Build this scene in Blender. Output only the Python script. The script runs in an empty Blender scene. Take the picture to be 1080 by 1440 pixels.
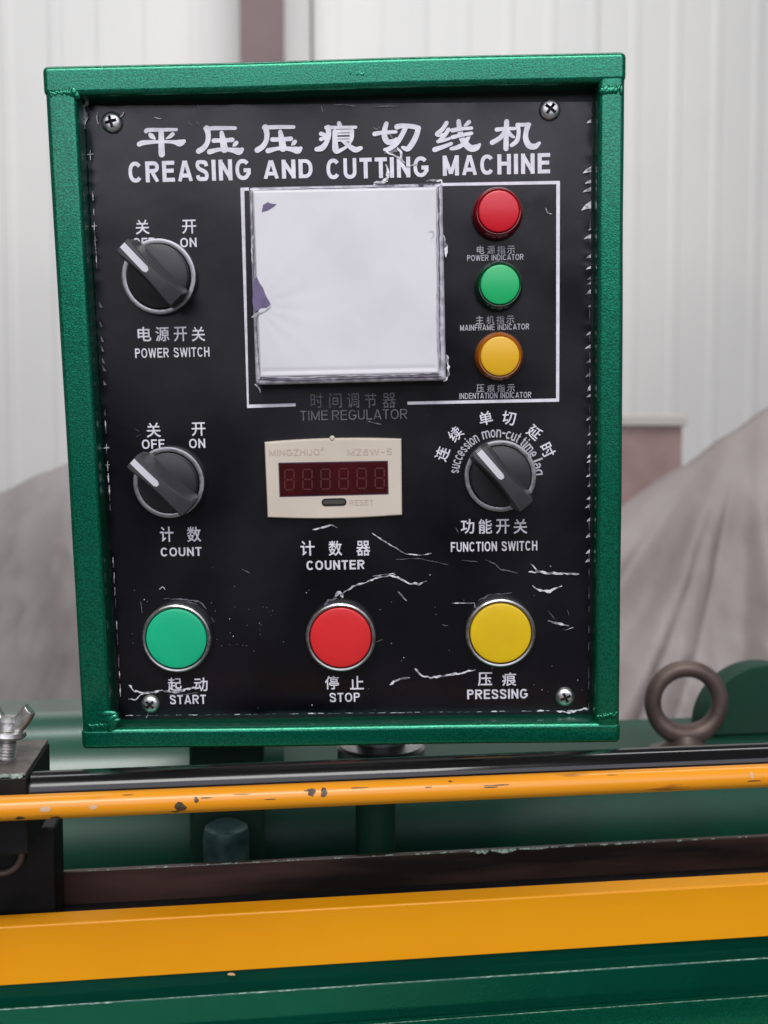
import bpy, bmesh, math, random
from mathutils import noise as mnoise
from mathutils import Vector, Matrix
random.seed(7)
R = math.radians
scene = bpy.context.scene
COL = scene.collection

# ------------------------------------------------------------------ camera
F = 1500.0                      # focal length in pixels of a 1080 x 1440 picture
PITCH, YAW = R(-3.25), R(7.7)   # looks slightly down and to the machine's right
fw = Vector((math.sin(YAW)*math.cos(PITCH), math.cos(YAW)*math.cos(PITCH), math.sin(PITCH)))
rt = Vector((math.cos(YAW), -math.sin(YAW), 0))
dn = fw.cross(rt)               # image-down direction
if dn.z > 0: dn = -dn
cam_d = bpy.data.cameras.new("camera"); cam = bpy.data.objects.new("camera", cam_d); COL.objects.link(cam)
cam.matrix_world = Matrix((( rt.x, -dn.x, -fw.x, 0), (rt.y, -dn.y, -fw.y, 0), (rt.z, -dn.z, -fw.z, 0), (0, 0, 0, 1)))
cam_d.sensor_fit = 'HORIZONTAL'; cam_d.sensor_width = 36; cam_d.lens = 50
cam_d.clip_start = .02; cam_d.clip_end = 100
cam_d.dof.use_dof = True; cam_d.dof.focus_distance = .435; cam_d.dof.aperture_fstop = 16
scene.camera = cam

# ------------------------------------------------------------------ light
scene.view_settings.view_transform = 'Standard'; scene.view_settings.look = 'None'
scene.view_settings.exposure = 0.0; scene.view_settings.gamma = 1
world = bpy.data.worlds.new("World"); scene.world = world; world.use_nodes = True
bg = world.node_tree.nodes["Background"]; bg.inputs[0].default_value = (.93, .95, 1, 1); bg.inputs[1].default_value = .15
def area(name, loc, target, sx, sy, power, col=(1, 1, 1)):
    l = bpy.data.lights.new(name, 'AREA'); l.shape = 'RECTANGLE'; l.size = sx; l.size_y = sy; l.energy = power; l.color = col
    o = bpy.data.objects.new(name, l); COL.objects.link(o); o.location = loc
    o.rotation_euler = (Vector(target)-Vector(loc)).to_track_quat('-Z', 'Y').to_euler()
    return o
area("roof_light", (-.4, -1.7, 2.35), (0, .45, 0), 2.4, .9, 80, (1, .99, .98))
area("sheen_fill_light", (0, -4.2, 1.75), (0, .4, .1), 7.0, 2.6, 128, (.89, .87, 1))  # added fill behind the camera, gives the black film its sheen
area("hall_light", (.5, 1.6, 3.3), (.6, 5.2, .3), 5.0, 1.2, 145, (.97, .985, 1))

# ------------------------------------------------------------------ helpers
def ray(px, py): return fw + rt*((px-540)/F) + dn*((py-720)/F)
def at(px, py, Y):                      # point of a vertical plane Y = const (depth from the camera)
    d = ray(px, py); return d*(Y/d.y)
def row(py, Y, px=540): return at(px, py, Y).z

# control box plane, from its rotation relative to the camera
Wb = .235
r1 = Vector((.99962, -.01783, -.0210)); r2 = Vector((.0246, .9918, .1275)); t0 = Vector((-.58795, -.76555, 1.8385))*Wb
def c2w(v): return rt*v.x + dn*v.y + fw*v.z
AX = c2w(r1).normalized(); AY = -c2w(r2); AY = (AY-AX*AY.dot(AX)).normalized(); AZ = AX.cross(AY)
Hb = Wb*1.2195
O = c2w(t0) + AX*Wb/2 - AY*Hb/2
PM = Matrix(((AX.x, AY.x, AZ.x, O.x), (AX.y, AY.y, AZ.y, O.y), (AX.z, AY.z, AZ.z, O.z), (0, 0, 0, 1)))
PMI = PM.inverted()
REC = -.011                             # face sheet lies 11 mm behind the front of the frame
def L(px, py, z=REC):                   # local coordinates on the box plane at height z
    o = PMI @ Vector((0, 0, 0)); d = PMI.to_3x3() @ ray(px, py)
    p = o + d*((z-o.z)/d.z); return (p.x, p.y)
def radius(px, py, r, z): return (L(px+r, py, z)[0]-L(px-r, py, z)[0])/2

def mk(name, vs, fs, mat, parent=None, smooth=False, loc=None, label=None, kind=None):
    me = bpy.data.meshes.new(name); me.from_pydata([tuple(v) for v in vs], [], fs); me.update()
    bm = bmesh.new(); bm.from_mesh(me); bmesh.ops.recalc_face_normals(bm, faces=bm.faces[:]) if smooth != 'flatup' else None
    bm.to_mesh(me); bm.free()
    if smooth is True:
        for p in me.polygons: p.use_smooth = True
    o = bpy.data.objects.new(name, me); COL.objects.link(o)
    if mat: me.materials.append(mat)
    if parent: o.parent = parent
    if loc: o.location = loc
    if label: o['label'] = label
    if kind: o['kind'] = kind
    return o
def auto(o, ang=35):
    for p in o.data.polygons: p.use_smooth = True
    me = o.data; bm = bmesh.new(); bm.from_mesh(me)
    for e in bm.edges:
        if len(e.link_faces) == 2 and e.calc_face_angle(0) > R(ang): e.smooth = False
    bm.to_mesh(me); bm.free()
    md = o.modifiers.new("weighted", 'WEIGHTED_NORMAL'); md.keep_sharp = True; md.weight = 80
    return o
def empty(name, loc=(0, 0, 0), m=None):
    o = bpy.data.objects.new(name, None); COL.objects.link(o); o.empty_display_size = .02
    if m is not None: o.matrix_world = m
    else: o.location = loc
    return o
def tag(o, label, cat, group=None, kind=None):
    o['label'] = label; o['category'] = cat
    if group: o['group'] = group
    if kind: o['kind'] = kind
    return o
def lathe(name, prof, mat, parent, x=0, y=0, z=0, n=64, cap=True, smooth=35):
    vs, fs = [], []
    for (r, h) in prof:
        for i in range(n):
            a = 2*math.pi*i/n; vs.append((x+r*math.cos(a), y+r*math.sin(a), z+h))
    for j in range(len(prof)-1):
        for i in range(n):
            k = (i+1) % n; fs.append((j*n+i, j*n+k, (j+1)*n+k, (j+1)*n+i))
    if cap: fs.append(tuple((len(prof)-1)*n+i for i in range(n)))
    return auto(mk(name, vs, fs, mat, parent), smooth)
def rbox(name, x0, x1, y0, y1, z0, z1, bev, mat, parent=None, seg=3, label=None):
    bm = bmesh.new(); bmesh.ops.create_cube(bm, size=1)
    for v in bm.verts: v.co = Vector(((x0+x1)/2+v.co.x*(x1-x0), (y0+y1)/2+v.co.y*(y1-y0), (z0+z1)/2+v.co.z*(z1-z0)))
    if bev: bmesh.ops.bevel(bm, geom=bm.edges[:], offset=bev, segments=seg, profile=.5, affect='EDGES')
    me = bpy.data.meshes.new(name); bm.to_mesh(me); bm.free()
    o = bpy.data.objects.new(name, me); COL.objects.link(o); me.materials.append(mat)
    if parent: o.parent = parent
    if label: o['label'] = label
    return auto(o, 50)
def extrude_x(name, prof, x0, x1, mat, parent=None, closed=True, ang=30, nx=1):
    vs, fs = [], []; n = len(prof)
    for k in range(nx+1):
        x = x0+(x1-x0)*k/nx
        for (y, z) in prof: vs.append((x, y, z))
    for k in range(nx):
        for i in range(n if closed else n-1):
            j = (i+1) % n; fs.append((k*n+i, k*n+j, (k+1)*n+j, (k+1)*n+i))
    if closed: fs += [tuple(range(n)), tuple(nx*n+i for i in reversed(range(n)))]
    return auto(mk(name, vs, fs, mat, parent), ang)
def fillet(pts, rad, seg=5):            # round the corners of a closed (y, z) outline; rad may be a list
    out = []; n = len(pts)
    for i, p in enumerate(pts):
        r = rad[i] if isinstance(rad, (list, tuple)) else rad
        p = Vector(p); a = Vector(pts[i-1]); b = Vector(pts[(i+1) % n])
        if r <= 0: out.append(tuple(p)); continue
        u = (a-p).normalized(); v = (b-p).normalized(); ang = u.angle(v)
        if ang > math.pi-.03: out.append(tuple(p)); continue
        d = r/math.tan(ang/2); c = p+(u+v).normalized()*(r/math.sin(ang/2))
        s = p+u*d-c; e = p+v*d-c; tot = s.angle_signed(e) if hasattr(s, 'angle_signed') else 0
        for k in range(seg+1):
            w = Matrix.Rotation(-tot*k/seg, 2) @ s; out.append((c.x+w.x, c.y+w.y))
    return out
def spline(pts, sub=5):                 # Catmull-Rom through tuples
    if len(pts) < 3: sub = 3
    P = [pts[0]]+list(pts)+[pts[-1]]; out = []
    for i in range(1, len(P)-2):
        for k in range(sub):
            t = k/sub; a, b, c, d = P[i-1:i+3]
            out.append(tuple(.5*((2*b[j])+(-a[j]+c[j])*t+(2*a[j]-5*b[j]+4*c[j]-d[j])*t*t+(-a[j]+3*b[j]-3*c[j]+d[j])*t**3) for j in range(len(b))))
    out.append(tuple(pts[-1])); return out
def ribbon_outline(pts, sub=5, cap=5):  # (x, y, width) polyline -> closed outline with round ends
    s = spline(pts, sub); l, r = [], []
    n = len(s)
    for i, (x, y, w) in enumerate(s):
        a = s[max(i-1, 0)]; b = s[min(i+1, n-1)]; dx, dy = b[0]-a[0], b[1]-a[1]; m = math.hypot(dx, dy) or 1
        nx, ny = -dy/m, dx/m; l.append((x+nx*w/2, y+ny*w/2)); r.append((x-nx*w/2, y-ny*w/2))
    def capf(c, p, q):
        a0 = math.atan2(p[1]-c[1], p[0]-c[0]); rr = math.hypot(p[0]-c[0], p[1]-c[1])
        return [(c[0]+rr*math.cos(a0-math.pi*k/cap), c[1]+rr*math.sin(a0-math.pi*k/cap)) for k in range(1, cap)]
    return l+capf(s[-1], l[-1], r[-1])+r[::-1]+capf(s[0], r[0], l[0])
def flat(name, outlines, mat, parent, z, dz=.00001, px=True, h=0, label=None, kind=None):
    """flat printed shapes; outlines in picture pixels projected on the plane z (px) or in local metres"""
    vs, fs = [], []
    for k, ol in enumerate(outlines):
        b = len(vs); zz = z+dz*(k % 40)
        pts = [L(x, y, z) for x, y in ol] if px else ol
        vs += [(x, y, zz) for x, y in pts]; f = list(range(b, b+len(pts)))
        ar = sum(pts[i-1][0]*pts[i][1]-pts[i][0]*pts[i-1][1] for i in range(len(pts)))
        if ar < 0: f.reverse()
        fs.append(tuple(f))
    me = bpy.data.meshes.new(name); me.from_pydata(vs, [], fs); me.update()
    bm = bmesh.new(); bm.from_mesh(me); bmesh.ops.triangulate(bm, faces=bm.faces[:])
    bm.to_mesh(me); bm.free(); me.materials.append(mat)
    o = bpy.data.objects.new(name, me); COL.objects.link(o); o.parent = parent
    if label: o['label'] = label
    if kind: o['kind'] = kind
    return o

def text_mesh(s, bold):
    """glyphs of the built-in font, thickened by shifted copies"""
    c = bpy.data.curves.new("t", 'FONT'); c.body = s; c.size = 1; c.resolution_u = 3; c.fill_mode = 'FRONT'
    o = bpy.data.objects.new("t", c); COL.objects.link(o)
    me = bpy.data.meshes.new_from_object(o.evaluated_get(bpy.context.evaluated_depsgraph_get()))
    bpy.data.objects.remove(o); bpy.data.curves.remove(c)
    if bold:
        bm = bmesh.new(); n = 6
        for k in range(n):
            a = 2*math.pi*k/n; m2 = me.copy(); m2.transform(Matrix.Translation((bold*math.cos(a), bold*math.sin(a), .000004*k))); bm.from_mesh(m2); bpy.data.meshes.remove(m2)
        bm.to_mesh(me); bm.free()
    return me
# a plain bold grotesque drawn with strokes: cap height 1
def arc_(cx, cy, rx, ry, a0, a1, n=14, p=2.25):
    out = []
    for k in range(n+1):
        a = R(a0+(a1-a0)*k/n); c_, s_ = math.cos(a), math.sin(a)
        out.append((cx+rx*math.copysign(abs(c_)**(2/p), c_), cy+ry*math.copysign(abs(s_)**(2/p), s_)))
    return out
def glyph(ch, w):
    h = w/2; wv = w*.88; hv = wv/2
    if ch == 'A': W = .80; return W, [[(h*.9, 0), (W/2-.02, 1)], [(W-h*.9, 0), (W/2+.02, 1)], [(.2, .28), (W-.2, .28)]]
    if ch == 'C': W = .76; return W, [arc_(W/2, .5, W/2-h, .5-hv, 38, 322, 22)]
    if ch == 'D': W = .74; return W, [[(h, 0), (h, 1)], [(h, 1-hv), (W*.45, 1-hv)]+arc_(W*.45, .5, W*.55-h, .5-hv, 88, -88, 16)+[(h, hv)]]
    if ch == 'E': W = .66; return W, [[(h, 0), (h, 1)], [(h, 1-hv), (W, 1-hv)], [(h, .53), (W*.93, .53)], [(h, hv), (W, hv)]]
    if ch == 'F': W = .62; return W, [[(h, 0), (h, 1)], [(h, 1-hv), (W, 1-hv)], [(h, .50), (W*.90, .50)]]
    if ch == 'G': W = .82; return W, [arc_(W/2, .5, W/2-h, .5-hv, 40, 330, 22)+[(W-h, .30), (W-h, .46)], [(W*.54, .46), (W, .46)]]
    if ch == 'H': W = .72; return W, [[(h, 0), (h, 1)], [(W-h, 0), (W-h, 1)], [(h, .53), (W-h, .53)]]
    if ch == 'I': return w, [[(h, 0), (h, 1)]]
    if ch == 'L': W = .60; return W, [[(h, 0), (h, 1)], [(h, hv), (W, hv)]]
    if ch == 'M': W = .86; return W, [[(h, 0), (h, 1)], [(W-h, 0), (W-h, 1)], [(h, 1-hv*.3), (W/2, h*.9)], [(W-h, 1-hv*.3), (W/2, h*.9)]]
    if ch == 'N': W = .72; return W, [[(h, 0), (h, 1)], [(W-h, 0), (W-h, 1)], [(h, 1-hv), (W-h, hv)]]
    if ch == 'O': W = .82; return W, [arc_(W/2, .5, W/2-h, .5-hv, 85, 275, 18), arc_(W/2, .5, W/2-h, .5-hv, 95, -95, 18)]
    if ch in 'PRB':
        W = .68 if ch == 'P' else .74; g = [[(h, 0), (h, 1)], [(h, 1-hv), (W*.55, 1-hv)]+arc_(W*.55, .72, W*.45-h, .28-hv, 85, -85, 10)+[(h, .44+hv)]]
        if ch == 'R': g.append([(W*.50, .46), (W-h*1.05, 0)])
        return W, g
    if ch == 'S': W = .70; return W, [[(q[0], q[1]) for q in spline([(W-h-.01, .70), (W-h-.06, .86), (W*.5, 1-hv), (h+.05, .90), (h, .74), (h+.08, .60), (W*.5, .51), (W-h-.06, .41), (W-h, .26), (W-h-.06, .11), (W*.5, hv), (h+.05, .12), (h, .28)], 3)]]
    if ch == 'T': W = .66; return W, [[(W/2, 0), (W/2, 1)], [(0, 1-hv), (W, 1-hv)]]
    if ch == 'U': W = .72; return W, [[(h, 1), (h, .4)]+arc_(W/2, .36, W/2-h, .36-hv, 180, 360, 14)+[(W-h, .4), (W-h, 1)]]
    if ch == 'W': W = 1.06; return W, [[(h*.8, 1), (W*.27, 0)], [(W*.5, 1), (W*.27, 0)], [(W*.5, 1), (W*.73, 0)], [(W-h*.8, 1), (W*.73, 0)]]
    if ch == 'Z': W = .66; return W, [[(0, 1-hv), (W, 1-hv)], [(W-h*1.3, 1-h), (h*1.3, h)], [(0, hv), (W, hv)]]
    if ch == '6': W = .62; return W, [arc_(W/2, .32, W/2-h, .32-hv, 85, 275), arc_(W/2, .32, W/2-h, .32-hv, 95, -95), [(h, .34), (h+.01, .62), (W*.32, .90), (W*.6, 1-hv), (W-h, .82)]]
    if ch == '5': W = .62; return W, [[(W-.04, 1-hv), (h+.04, 1-hv), (h, .50)], [(h, .50)]+arc_(W*.46, .32, W*.54-h, .32-hv, 120, -140, 14)]
    if ch == '-': W = .5; return W, [[(.02, .45), (W-.02, .45)]]
    x = .74; m = x/2
    if ch == 'o': W = .60; return W, [arc_(W/2, m, W/2-h, m-hv, 85, 275), arc_(W/2, m, W/2-h, m-hv, 95, -95)]
    if ch == 'c': W = .56; return W, [arc_(W/2, m, W/2-h, m-hv, 42, 318, 18)]
    if ch == 'e': W = .60; return W, [[(h, m-.02), (W-h, m-.02)]+arc_(W/2, m, W/2-h, m-hv, 5, 318, 20)]
    if ch == 's': W = .54; return W, [[(q[0], q[1]) for q in spline([(W-h, x*.73), (W*.5, x-hv), (h, x*.74), (W*.5, x*.5), (W-h, x*.26), (W*.5, hv), (h, x*.27)], 4)]]
    if ch == 'u': W = .56; return W, [[(h, x), (h, .26)]+arc_(W/2, .26, W/2-h, .26-hv, 180, 350, 10), [(W-h, 0), (W-h, x)]]
    if ch == 'n': W = .56; return W, [[(h, 0), (h, x)], arc_(W/2, x-.26, W/2-h, .26-hv, 170, 0, 10)+[(W-h, 0)]]
    if ch == 'm': W = .88; return W, [[(h, 0), (h, x)], arc_(W/4+h/2, x-.22, W/4-h/2, .22-hv, 170, 0, 10)+[(W/2, 0)], arc_(W*.75-h/2, x-.22, W/4-h/2, .22-hv, 170, 0, 10)+[(W-h, 0)]]
    if ch == 'i': return w, [[(h, 0), (h, x)], [(h, .86), (h, 1)]]
    if ch == 'l': return w, [[(h, 0), (h, 1)]]
    if ch == 't': W = .34; return W, [[(W*.5, .97), (W*.5, .10), (W, hv)], [(0, x-hv), (W, x-hv)]]
    if ch == 'a': W = .56; return W, [[(h, x*.75), (W*.45, x-hv), (W-h, x*.75), (W-h, 0)], arc_(W*.45, x*.30, W*.45-h, x*.30-hv, 60, 300, 12)]
    if ch == 'g': W = .58; return W, [arc_(W/2, m, W/2-h, m-hv, 60, 300), [(W-h, x), (W-h, -.05), (W*.6, -.22), (h, -.12)]]
    return .34, []
def butt(pts, w):
    l, r = [], []; n = len(pts)
    for i, (x, y) in enumerate(pts):
        a = pts[max(i-1, 0)]; b = pts[min(i+1, n-1)]; dx, dy = b[0]-a[0], b[1]-a[1]; m = math.hypot(dx, dy) or 1
        k = w/2
        if 0 < i < n-1:
            u = Vector((x-a[0], y-a[1])); v = Vector((b[0]-x, b[1]-y))
            if u.length > 0 and v.length > 0: k = w/2/max(.6, math.cos(u.angle(v)/2))
        l.append((x-dy/m*k, y+dx/m*k)); r.append((x+dy/m*k, y-dx/m*k))
    return l+r[::-1]
def word_mesh(s, w, gap=.16):
    x = 0; vs = []; fs = []; q = 0
    for ch in s:
        W, st = glyph(ch, w)
        for p in st:
            ol = butt([(x+a, b) for a, b in p], w if len(p) < 3 and abs(p[0][0]-p[-1][0]) < .2*abs(p[0][1]-p[-1][1]) else w*.9); b0 = len(vs); q += 1
            ol = [(a, min(1, max(b, 0 if ch not in 'g' else -.4))) for a, b in ol]
            vs += [(a, b, (q % 12)*.000004) for a, b in ol]; fs.append(tuple(range(b0, len(vs))))
        x += W+gap
    me = bpy.data.meshes.new("w"); me.from_pydata(vs, [], fs); me.update()
    bm = bmesh.new(); bm.from_mesh(me); bmesh.ops.triangulate(bm, faces=bm.faces[:])
    for f in bm.faces:
        f.normal_update()
        if f.normal.z < 0: f.normal_flip()
    bm.to_mesh(me); bm.free(); return me
def letter_set(name, items, mat, parent, z=None, label=None):
    """items: (text, x0, x1, y0, y1, bold[, rotation]) boxes in picture pixels -> one mesh of flat letters"""
    z = REC+.00035 if z is None else z
    bm = bmesh.new()
    for it in items:
        s, x0, x1, y0, y1, bold = it[:6]; rot = it[6] if len(it) > 6 else 0
        me = word_mesh(s, bold) if all(ord(q) < 128 for q in s) else text_mesh(s, bold)
        xs = [v.co.x for v in me.vertices]; ys = [v.co.y for v in me.vertices]
        ax, bx, ay, by = min(xs), max(xs), min(ys), max(ys)
        ym = (y0+y1)/2; xm = (x0+x1)/2
        p = L(x0, ym, z); q = L(x1, ym, z); u = L(xm, y0, z); w = L(xm, y1, z); cx, cy = L(xm, ym, z)
        W = math.hypot(q[0]-p[0], q[1]-p[1]); H = math.hypot(u[0]-w[0], u[1]-w[1])
        M = Matrix.Translation((cx, cy, z)) @ Matrix.Rotation(rot, 4, 'Z') @ Matrix.Diagonal((W/(bx-ax), H/(by-ay), 1, 1)) @ Matrix.Translation((-(ax+bx)/2, -(ay+by)/2, 0))
        me.transform(M); bm.from_mesh(me); bpy.data.meshes.remove(me)
    me = bpy.data.meshes.new(name); bm.to_mesh(me); bm.free(); me.materials.clear(); me.materials.append(mat)
    for p in me.polygons: p.material_index = 0; p.use_smooth = False
    o = bpy.data.objects.new(name, me); COL.objects.link(o); o.parent = parent
    if label: o['label'] = label
    return o

# ------------------------------------------------------------------ materials
def srgb(r, g, b):
    f = lambda c: (c/255/12.92) if c/255 <= .04045 else ((c/255+.055)/1.055)**2.4
    return (f(r), f(g), f(b), 1)
def mat(name, col, rough=.5, metal=0, spec=.5, coat=0, coat_rough=.1, noise=None, bump=None, rnoise=None, trans=0, sss=0):
    """noise=(scale, colour2, detail, low, high); bump=(scale, strength, distance)"""
    m = bpy.data.materials.new(name); m.use_nodes = True; nt = m.node_tree; n = nt.nodes; b = n["Principled BSDF"]
    b.inputs["Base Color"].default_value = col if len(col) == 4 else (*col, 1)
    b.inputs["Roughness"].default_value = rough; b.inputs["Metallic"].default_value = metal
    b.inputs["Specular IOR Level"].default_value = spec; b.inputs["Coat Weight"].default_value = coat; b.inputs["Coat Roughness"].default_value = coat_rough
    if trans: b.inputs["Transmission Weight"].default_value = trans
    if sss: b.inputs["Subsurface Weight"].default_value = sss; b.inputs["Subsurface Scale"].default_value = .003
    tc = n.new("ShaderNodeTexCoord")
    def tex(scale, detail=3, vec=None):
        t = n.new("ShaderNodeTexNoise"); t.inputs["Scale"].default_value = scale; t.inputs["Detail"].default_value = detail
        if vec:
            mp = n.new("ShaderNodeMapping"); mp.inputs["Scale"].default_value = vec; nt.links.new(tc.outputs["Object"], mp.inputs[0]); nt.links.new(mp.outputs[0], t.inputs["Vector"])
        else: nt.links.new(tc.outputs["Object"], t.inputs["Vector"])
        return t
    if noise:
        t = tex(noise[0], noise[2], noise[5] if len(noise) > 5 else None); rp = n.new("ShaderNodeValToRGB")
        rp.color_ramp.elements[0].position = noise[3]; rp.color_ramp.elements[1].position = noise[4]
        rp.color_ramp.elements[0].color = b.inputs["Base Color"].default_value[:]; rp.color_ramp.elements[1].color = noise[1]
        nt.links.new(t.outputs["Fac"], rp.inputs[0]); nt.links.new(rp.outputs[0], b.inputs["Base Color"])
    if rnoise:
        t = tex(rnoise[0], 4, rnoise[3] if len(rnoise) > 3 else None); mr = n.new("ShaderNodeMapRange"); mr.inputs["To Min"].default_value = rnoise[1]; mr.inputs["To Max"].default_value = rnoise[2]
        mr.inputs["From Min"].default_value = .3; mr.inputs["From Max"].default_value = .7
        nt.links.new(t.outputs["Fac"], mr.inputs["Value"]); nt.links.new(mr.outputs[0], b.inputs["Roughness"])
    if bump:
        prev = None
        for bp in (bump if isinstance(bump, list) else [bump]):
            t = tex(bp[0], 3, bp[3] if len(bp) > 3 else None); bn = n.new("ShaderNodeBump"); bn.inputs["Strength"].default_value = bp[1]; bn.inputs["Distance"].default_value = bp[2]
            nt.links.new(t.outputs["Fac"], bn.inputs["Height"])
            if prev: nt.links.new(prev.outputs[0], bn.inputs["Normal"])
            prev = bn
        nt.links.new(prev.outputs[0], b.inputs["Normal"])
    return m
M = {}
M['green'] = mat('hammered_green_paint', srgb(0, 92, 68), .28, .7, .5, .4, .12, noise=(1500, srgb(12, 142, 106), 2, .34, .72), bump=[(1500, .4, .0003), (50, .15, .001)])
M['green_gloss'] = mat('glossy_green_paint', srgb(0, 84, 66), .26, .4, .5, .3, .08, noise=(9, srgb(2, 70, 54), 4, .35, .65), bump=[(700, .12, .0003), (25, .12, .002)])
M['green_dark'] = mat('dark_green_paint', srgb(8, 62, 46), .32, 0, .5, .3, .2, noise=(14, srgb(16, 50, 40), 4, .35, .65), bump=(90, .1, .001))
M['sheet'] = mat('black_face_film', (.0020, .0017, .0034, 1), .3, 0, .46, .0, .1, noise=(18, (.0060, .0052, .0096, 1), 3, .4, .7), rnoise=(15, .12, .44), bump=[(16, .10, .004), (120, .04, .0006)])
M['pit'] = mat('black_back_plate', (.008, .009, .010, 1), .5)
M['print'] = mat('white_print', srgb(232, 230, 238), .5, noise=(300, srgb(214, 212, 222), 3, .35, .65))
M['print_dim'] = mat('dim_grey_print', srgb(112, 112, 116), .55, noise=(500, srgb(78, 78, 84), 3, .35, .65))  # dimmer grey for the time regulator words
M['print_mid'] = mat('thin_white_print', srgb(186, 186, 194), .55)
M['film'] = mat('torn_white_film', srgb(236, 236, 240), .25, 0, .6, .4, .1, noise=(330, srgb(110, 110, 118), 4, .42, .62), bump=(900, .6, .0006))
M['film_dim'] = mat('thin_film_crease', srgb(110, 110, 118), .3, 0, .6, .3, .1, noise=(700, srgb(60, 60, 66), 3, .4, .7))
M['chrome'] = mat('chrome', (.60, .60, .61, 1), .22, 1, rnoise=(300, .16, .34))
M['satin'] = mat('satin_grey_metal', (.42, .42, .43, 1), .4, 1, rnoise=(400, .28, .5))
M['recess'] = mat('dark_recess', (.05, .05, .05, 1), .6, .5)  # darker colour for the faces of the screw cross
M['screw'] = mat('zinc_screw', (.66, .66, .66, 1), .34, 1, bump=(900, .3, .0002), rnoise=(500, .26, .5))
M['knob'] = mat('black_knob_plastic', (.018, .018, .021, 1), .38, 0, .5, noise=(60, (.026, .026, .03, 1), 3, .4, .6), bump=(900, .08, .0001))
M['lever'] = mat('charcoal_lever_plastic', (.045, .045, .050, 1), .36, 0, .5, bump=(900, .08, .0001))
M['stripe'] = mat('pointer_white', srgb(205, 205, 212), .4)
def plast(n, c, **k): return mat(n, srgb(*c), .38, 0, .5, .15, .2, **k)
M['cap_green'] = plast('emerald_cap', (20, 190, 138), sss=.2, noise=(40, srgb(18, 182, 132), 3, .4, .6))
M['cap_red'] = plast('red_cap', (226, 44, 48), sss=.2, noise=(40, srgb(216, 40, 44), 3, .4, .6))
M['cap_yellow'] = plast('yellow_cap', (232, 196, 16), sss=.2, noise=(40, srgb(222, 186, 14), 3, .4, .6))
M['lens_red'] = plast('red_lens', (208, 8, 34), sss=.15); M['cup_red'] = mat('red_cup', srgb(128, 4, 22), .22, 0, .5, .5, .1)
M['lens_green'] = plast('green_lens', (24, 182, 106), sss=.15); M['cup_green'] = mat('dark_green_cup', srgb(6, 62, 38), .22, 0, .5, .5, .1)
M['lens_yellow'] = plast('yellow_lens', (228, 178, 24), sss=.15); M['cup_yellow'] = mat('amber_cup', srgb(168, 92, 10), .22, 0, .5, .5, .1)
M['cream'] = mat('cream_plastic', srgb(214, 203, 188), .45, 0, .4, noise=(25, srgb(200, 190, 176), 4, .35, .7), bump=(1200, .05, .0001))
M['maroon'] = mat('maroon_window', srgb(66, 10, 16), .18, 0, .5, .4, .05, noise=(90, srgb(52, 8, 12), 3, .35, .65))
M['segment'] = mat('unlit_segments', srgb(80, 19, 23), .5)
M['cprint'] = mat('faint_brown_print', srgb(190, 176, 164), .6)
M['rubber'] = mat('grey_rubber', srgb(70, 66, 60), .5)
M['rubber_dark'] = mat('dark_rubber', srgb(28, 26, 25), .5)
M['paper'] = mat('white_film_cover', srgb(222, 221, 225), .38, 0, .45, .15, .3, noise=(24, srgb(204, 203, 207), 4, .45, .85), bump=[(18, .12, .002), (160, .08, .0005)])
M['paper_edge'] = mat('grey_film_edge', srgb(150, 148, 158), .3, 0, .5, .3, .2, noise=(260, srgb(196, 194, 204), 3, .35, .6), bump=(400, .4, .0006))
M['purple'] = mat('purple_grey_label', srgb(118, 106, 142), .5, noise=(200, srgb(96, 86, 118), 3, .3, .7))
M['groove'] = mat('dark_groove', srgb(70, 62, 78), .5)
M['yellow'] = mat('yellow_enamel', srgb(244, 162, 4), .4, 0, .3, .3, .07, noise=(9, srgb(236, 152, 6), 6, .4, .7), bump=[(30, .05, .001)])
M['yellow_worn'] = mat('worn_yellow_enamel', srgb(236, 152, 12), .35, 0, .5, .3, .15, noise=(60, srgb(150, 84, 20), 5, .66, .74, (.35, 3, 3)), bump=[(60, .08, .0006)])
M['chip'] = mat('bare_steel_chip', srgb(100, 84, 66), .5, .3, noise=(400, srgb(70, 52, 38), 3, .35, .65))
M['chip_pale'] = mat('pale_primer_chip', srgb(206, 178, 160), .5, noise=(500, srgb(226, 170, 90), 3, .35, .65))
M['black_gloss'] = mat('black_enamel', (.004, .0036, .004, 1), .16, 0, .5, 0, .12, rnoise=(9, .06, .24), bump=(14, .03, .001))
M['black_matt'] = mat('black_steel', (.006, .0055, .0055, 1), .5, 0, .25, noise=(60, (.014, .012, .011, 1), 4, .4, .7))
M['brown'] = mat('brown_black_rail', srgb(78, 58, 52), .36, .2, .5, noise=(30, srgb(26, 20, 18), 6, .36, .6, (.2, 1, 1.6)), bump=(120, .12, .0008))
M['chip_glint_white'] = mat('chip_and_glint_pale', srgb(196, 214, 204), .5, .2, noise=(600, srgb(110, 134, 122), 3, .35, .6))  # real paint chips, and the painted highlight lines of the green edges
M['bolt'] = mat('rusty_grey_iron', srgb(92, 78, 72), .5, .5, .5, noise=(60, srgb(112, 96, 90), 4, .35, .65), bump=(300, .25, .0006))
M['zinc'] = mat('cast_zinc', (.58, .58, .57, 1), .4, .9, noise=(260, (.36, .35, .34, 1), 4, .4, .65), bump=(300, .4, .0006), rnoise=(200, .3, .5))
M['plate_grey'] = mat('worn_steel_plate', srgb(92, 88, 84), .5, .4, noise=(120, srgb(122, 115, 110), 4, .35, .65))
M['green_deck'] = mat('satin_green_paint', srgb(8, 70, 52), .52, 0, .4, 0, .3, noise=(14, srgb(16, 60, 46), 4, .35, .65), bump=(90, .1, .001))
M['green_cover'] = mat('glossy_green_cover_paint', srgb(8, 78, 58), .34, 0, .6, .6, .22, bump=(40, .05, .001))
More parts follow.
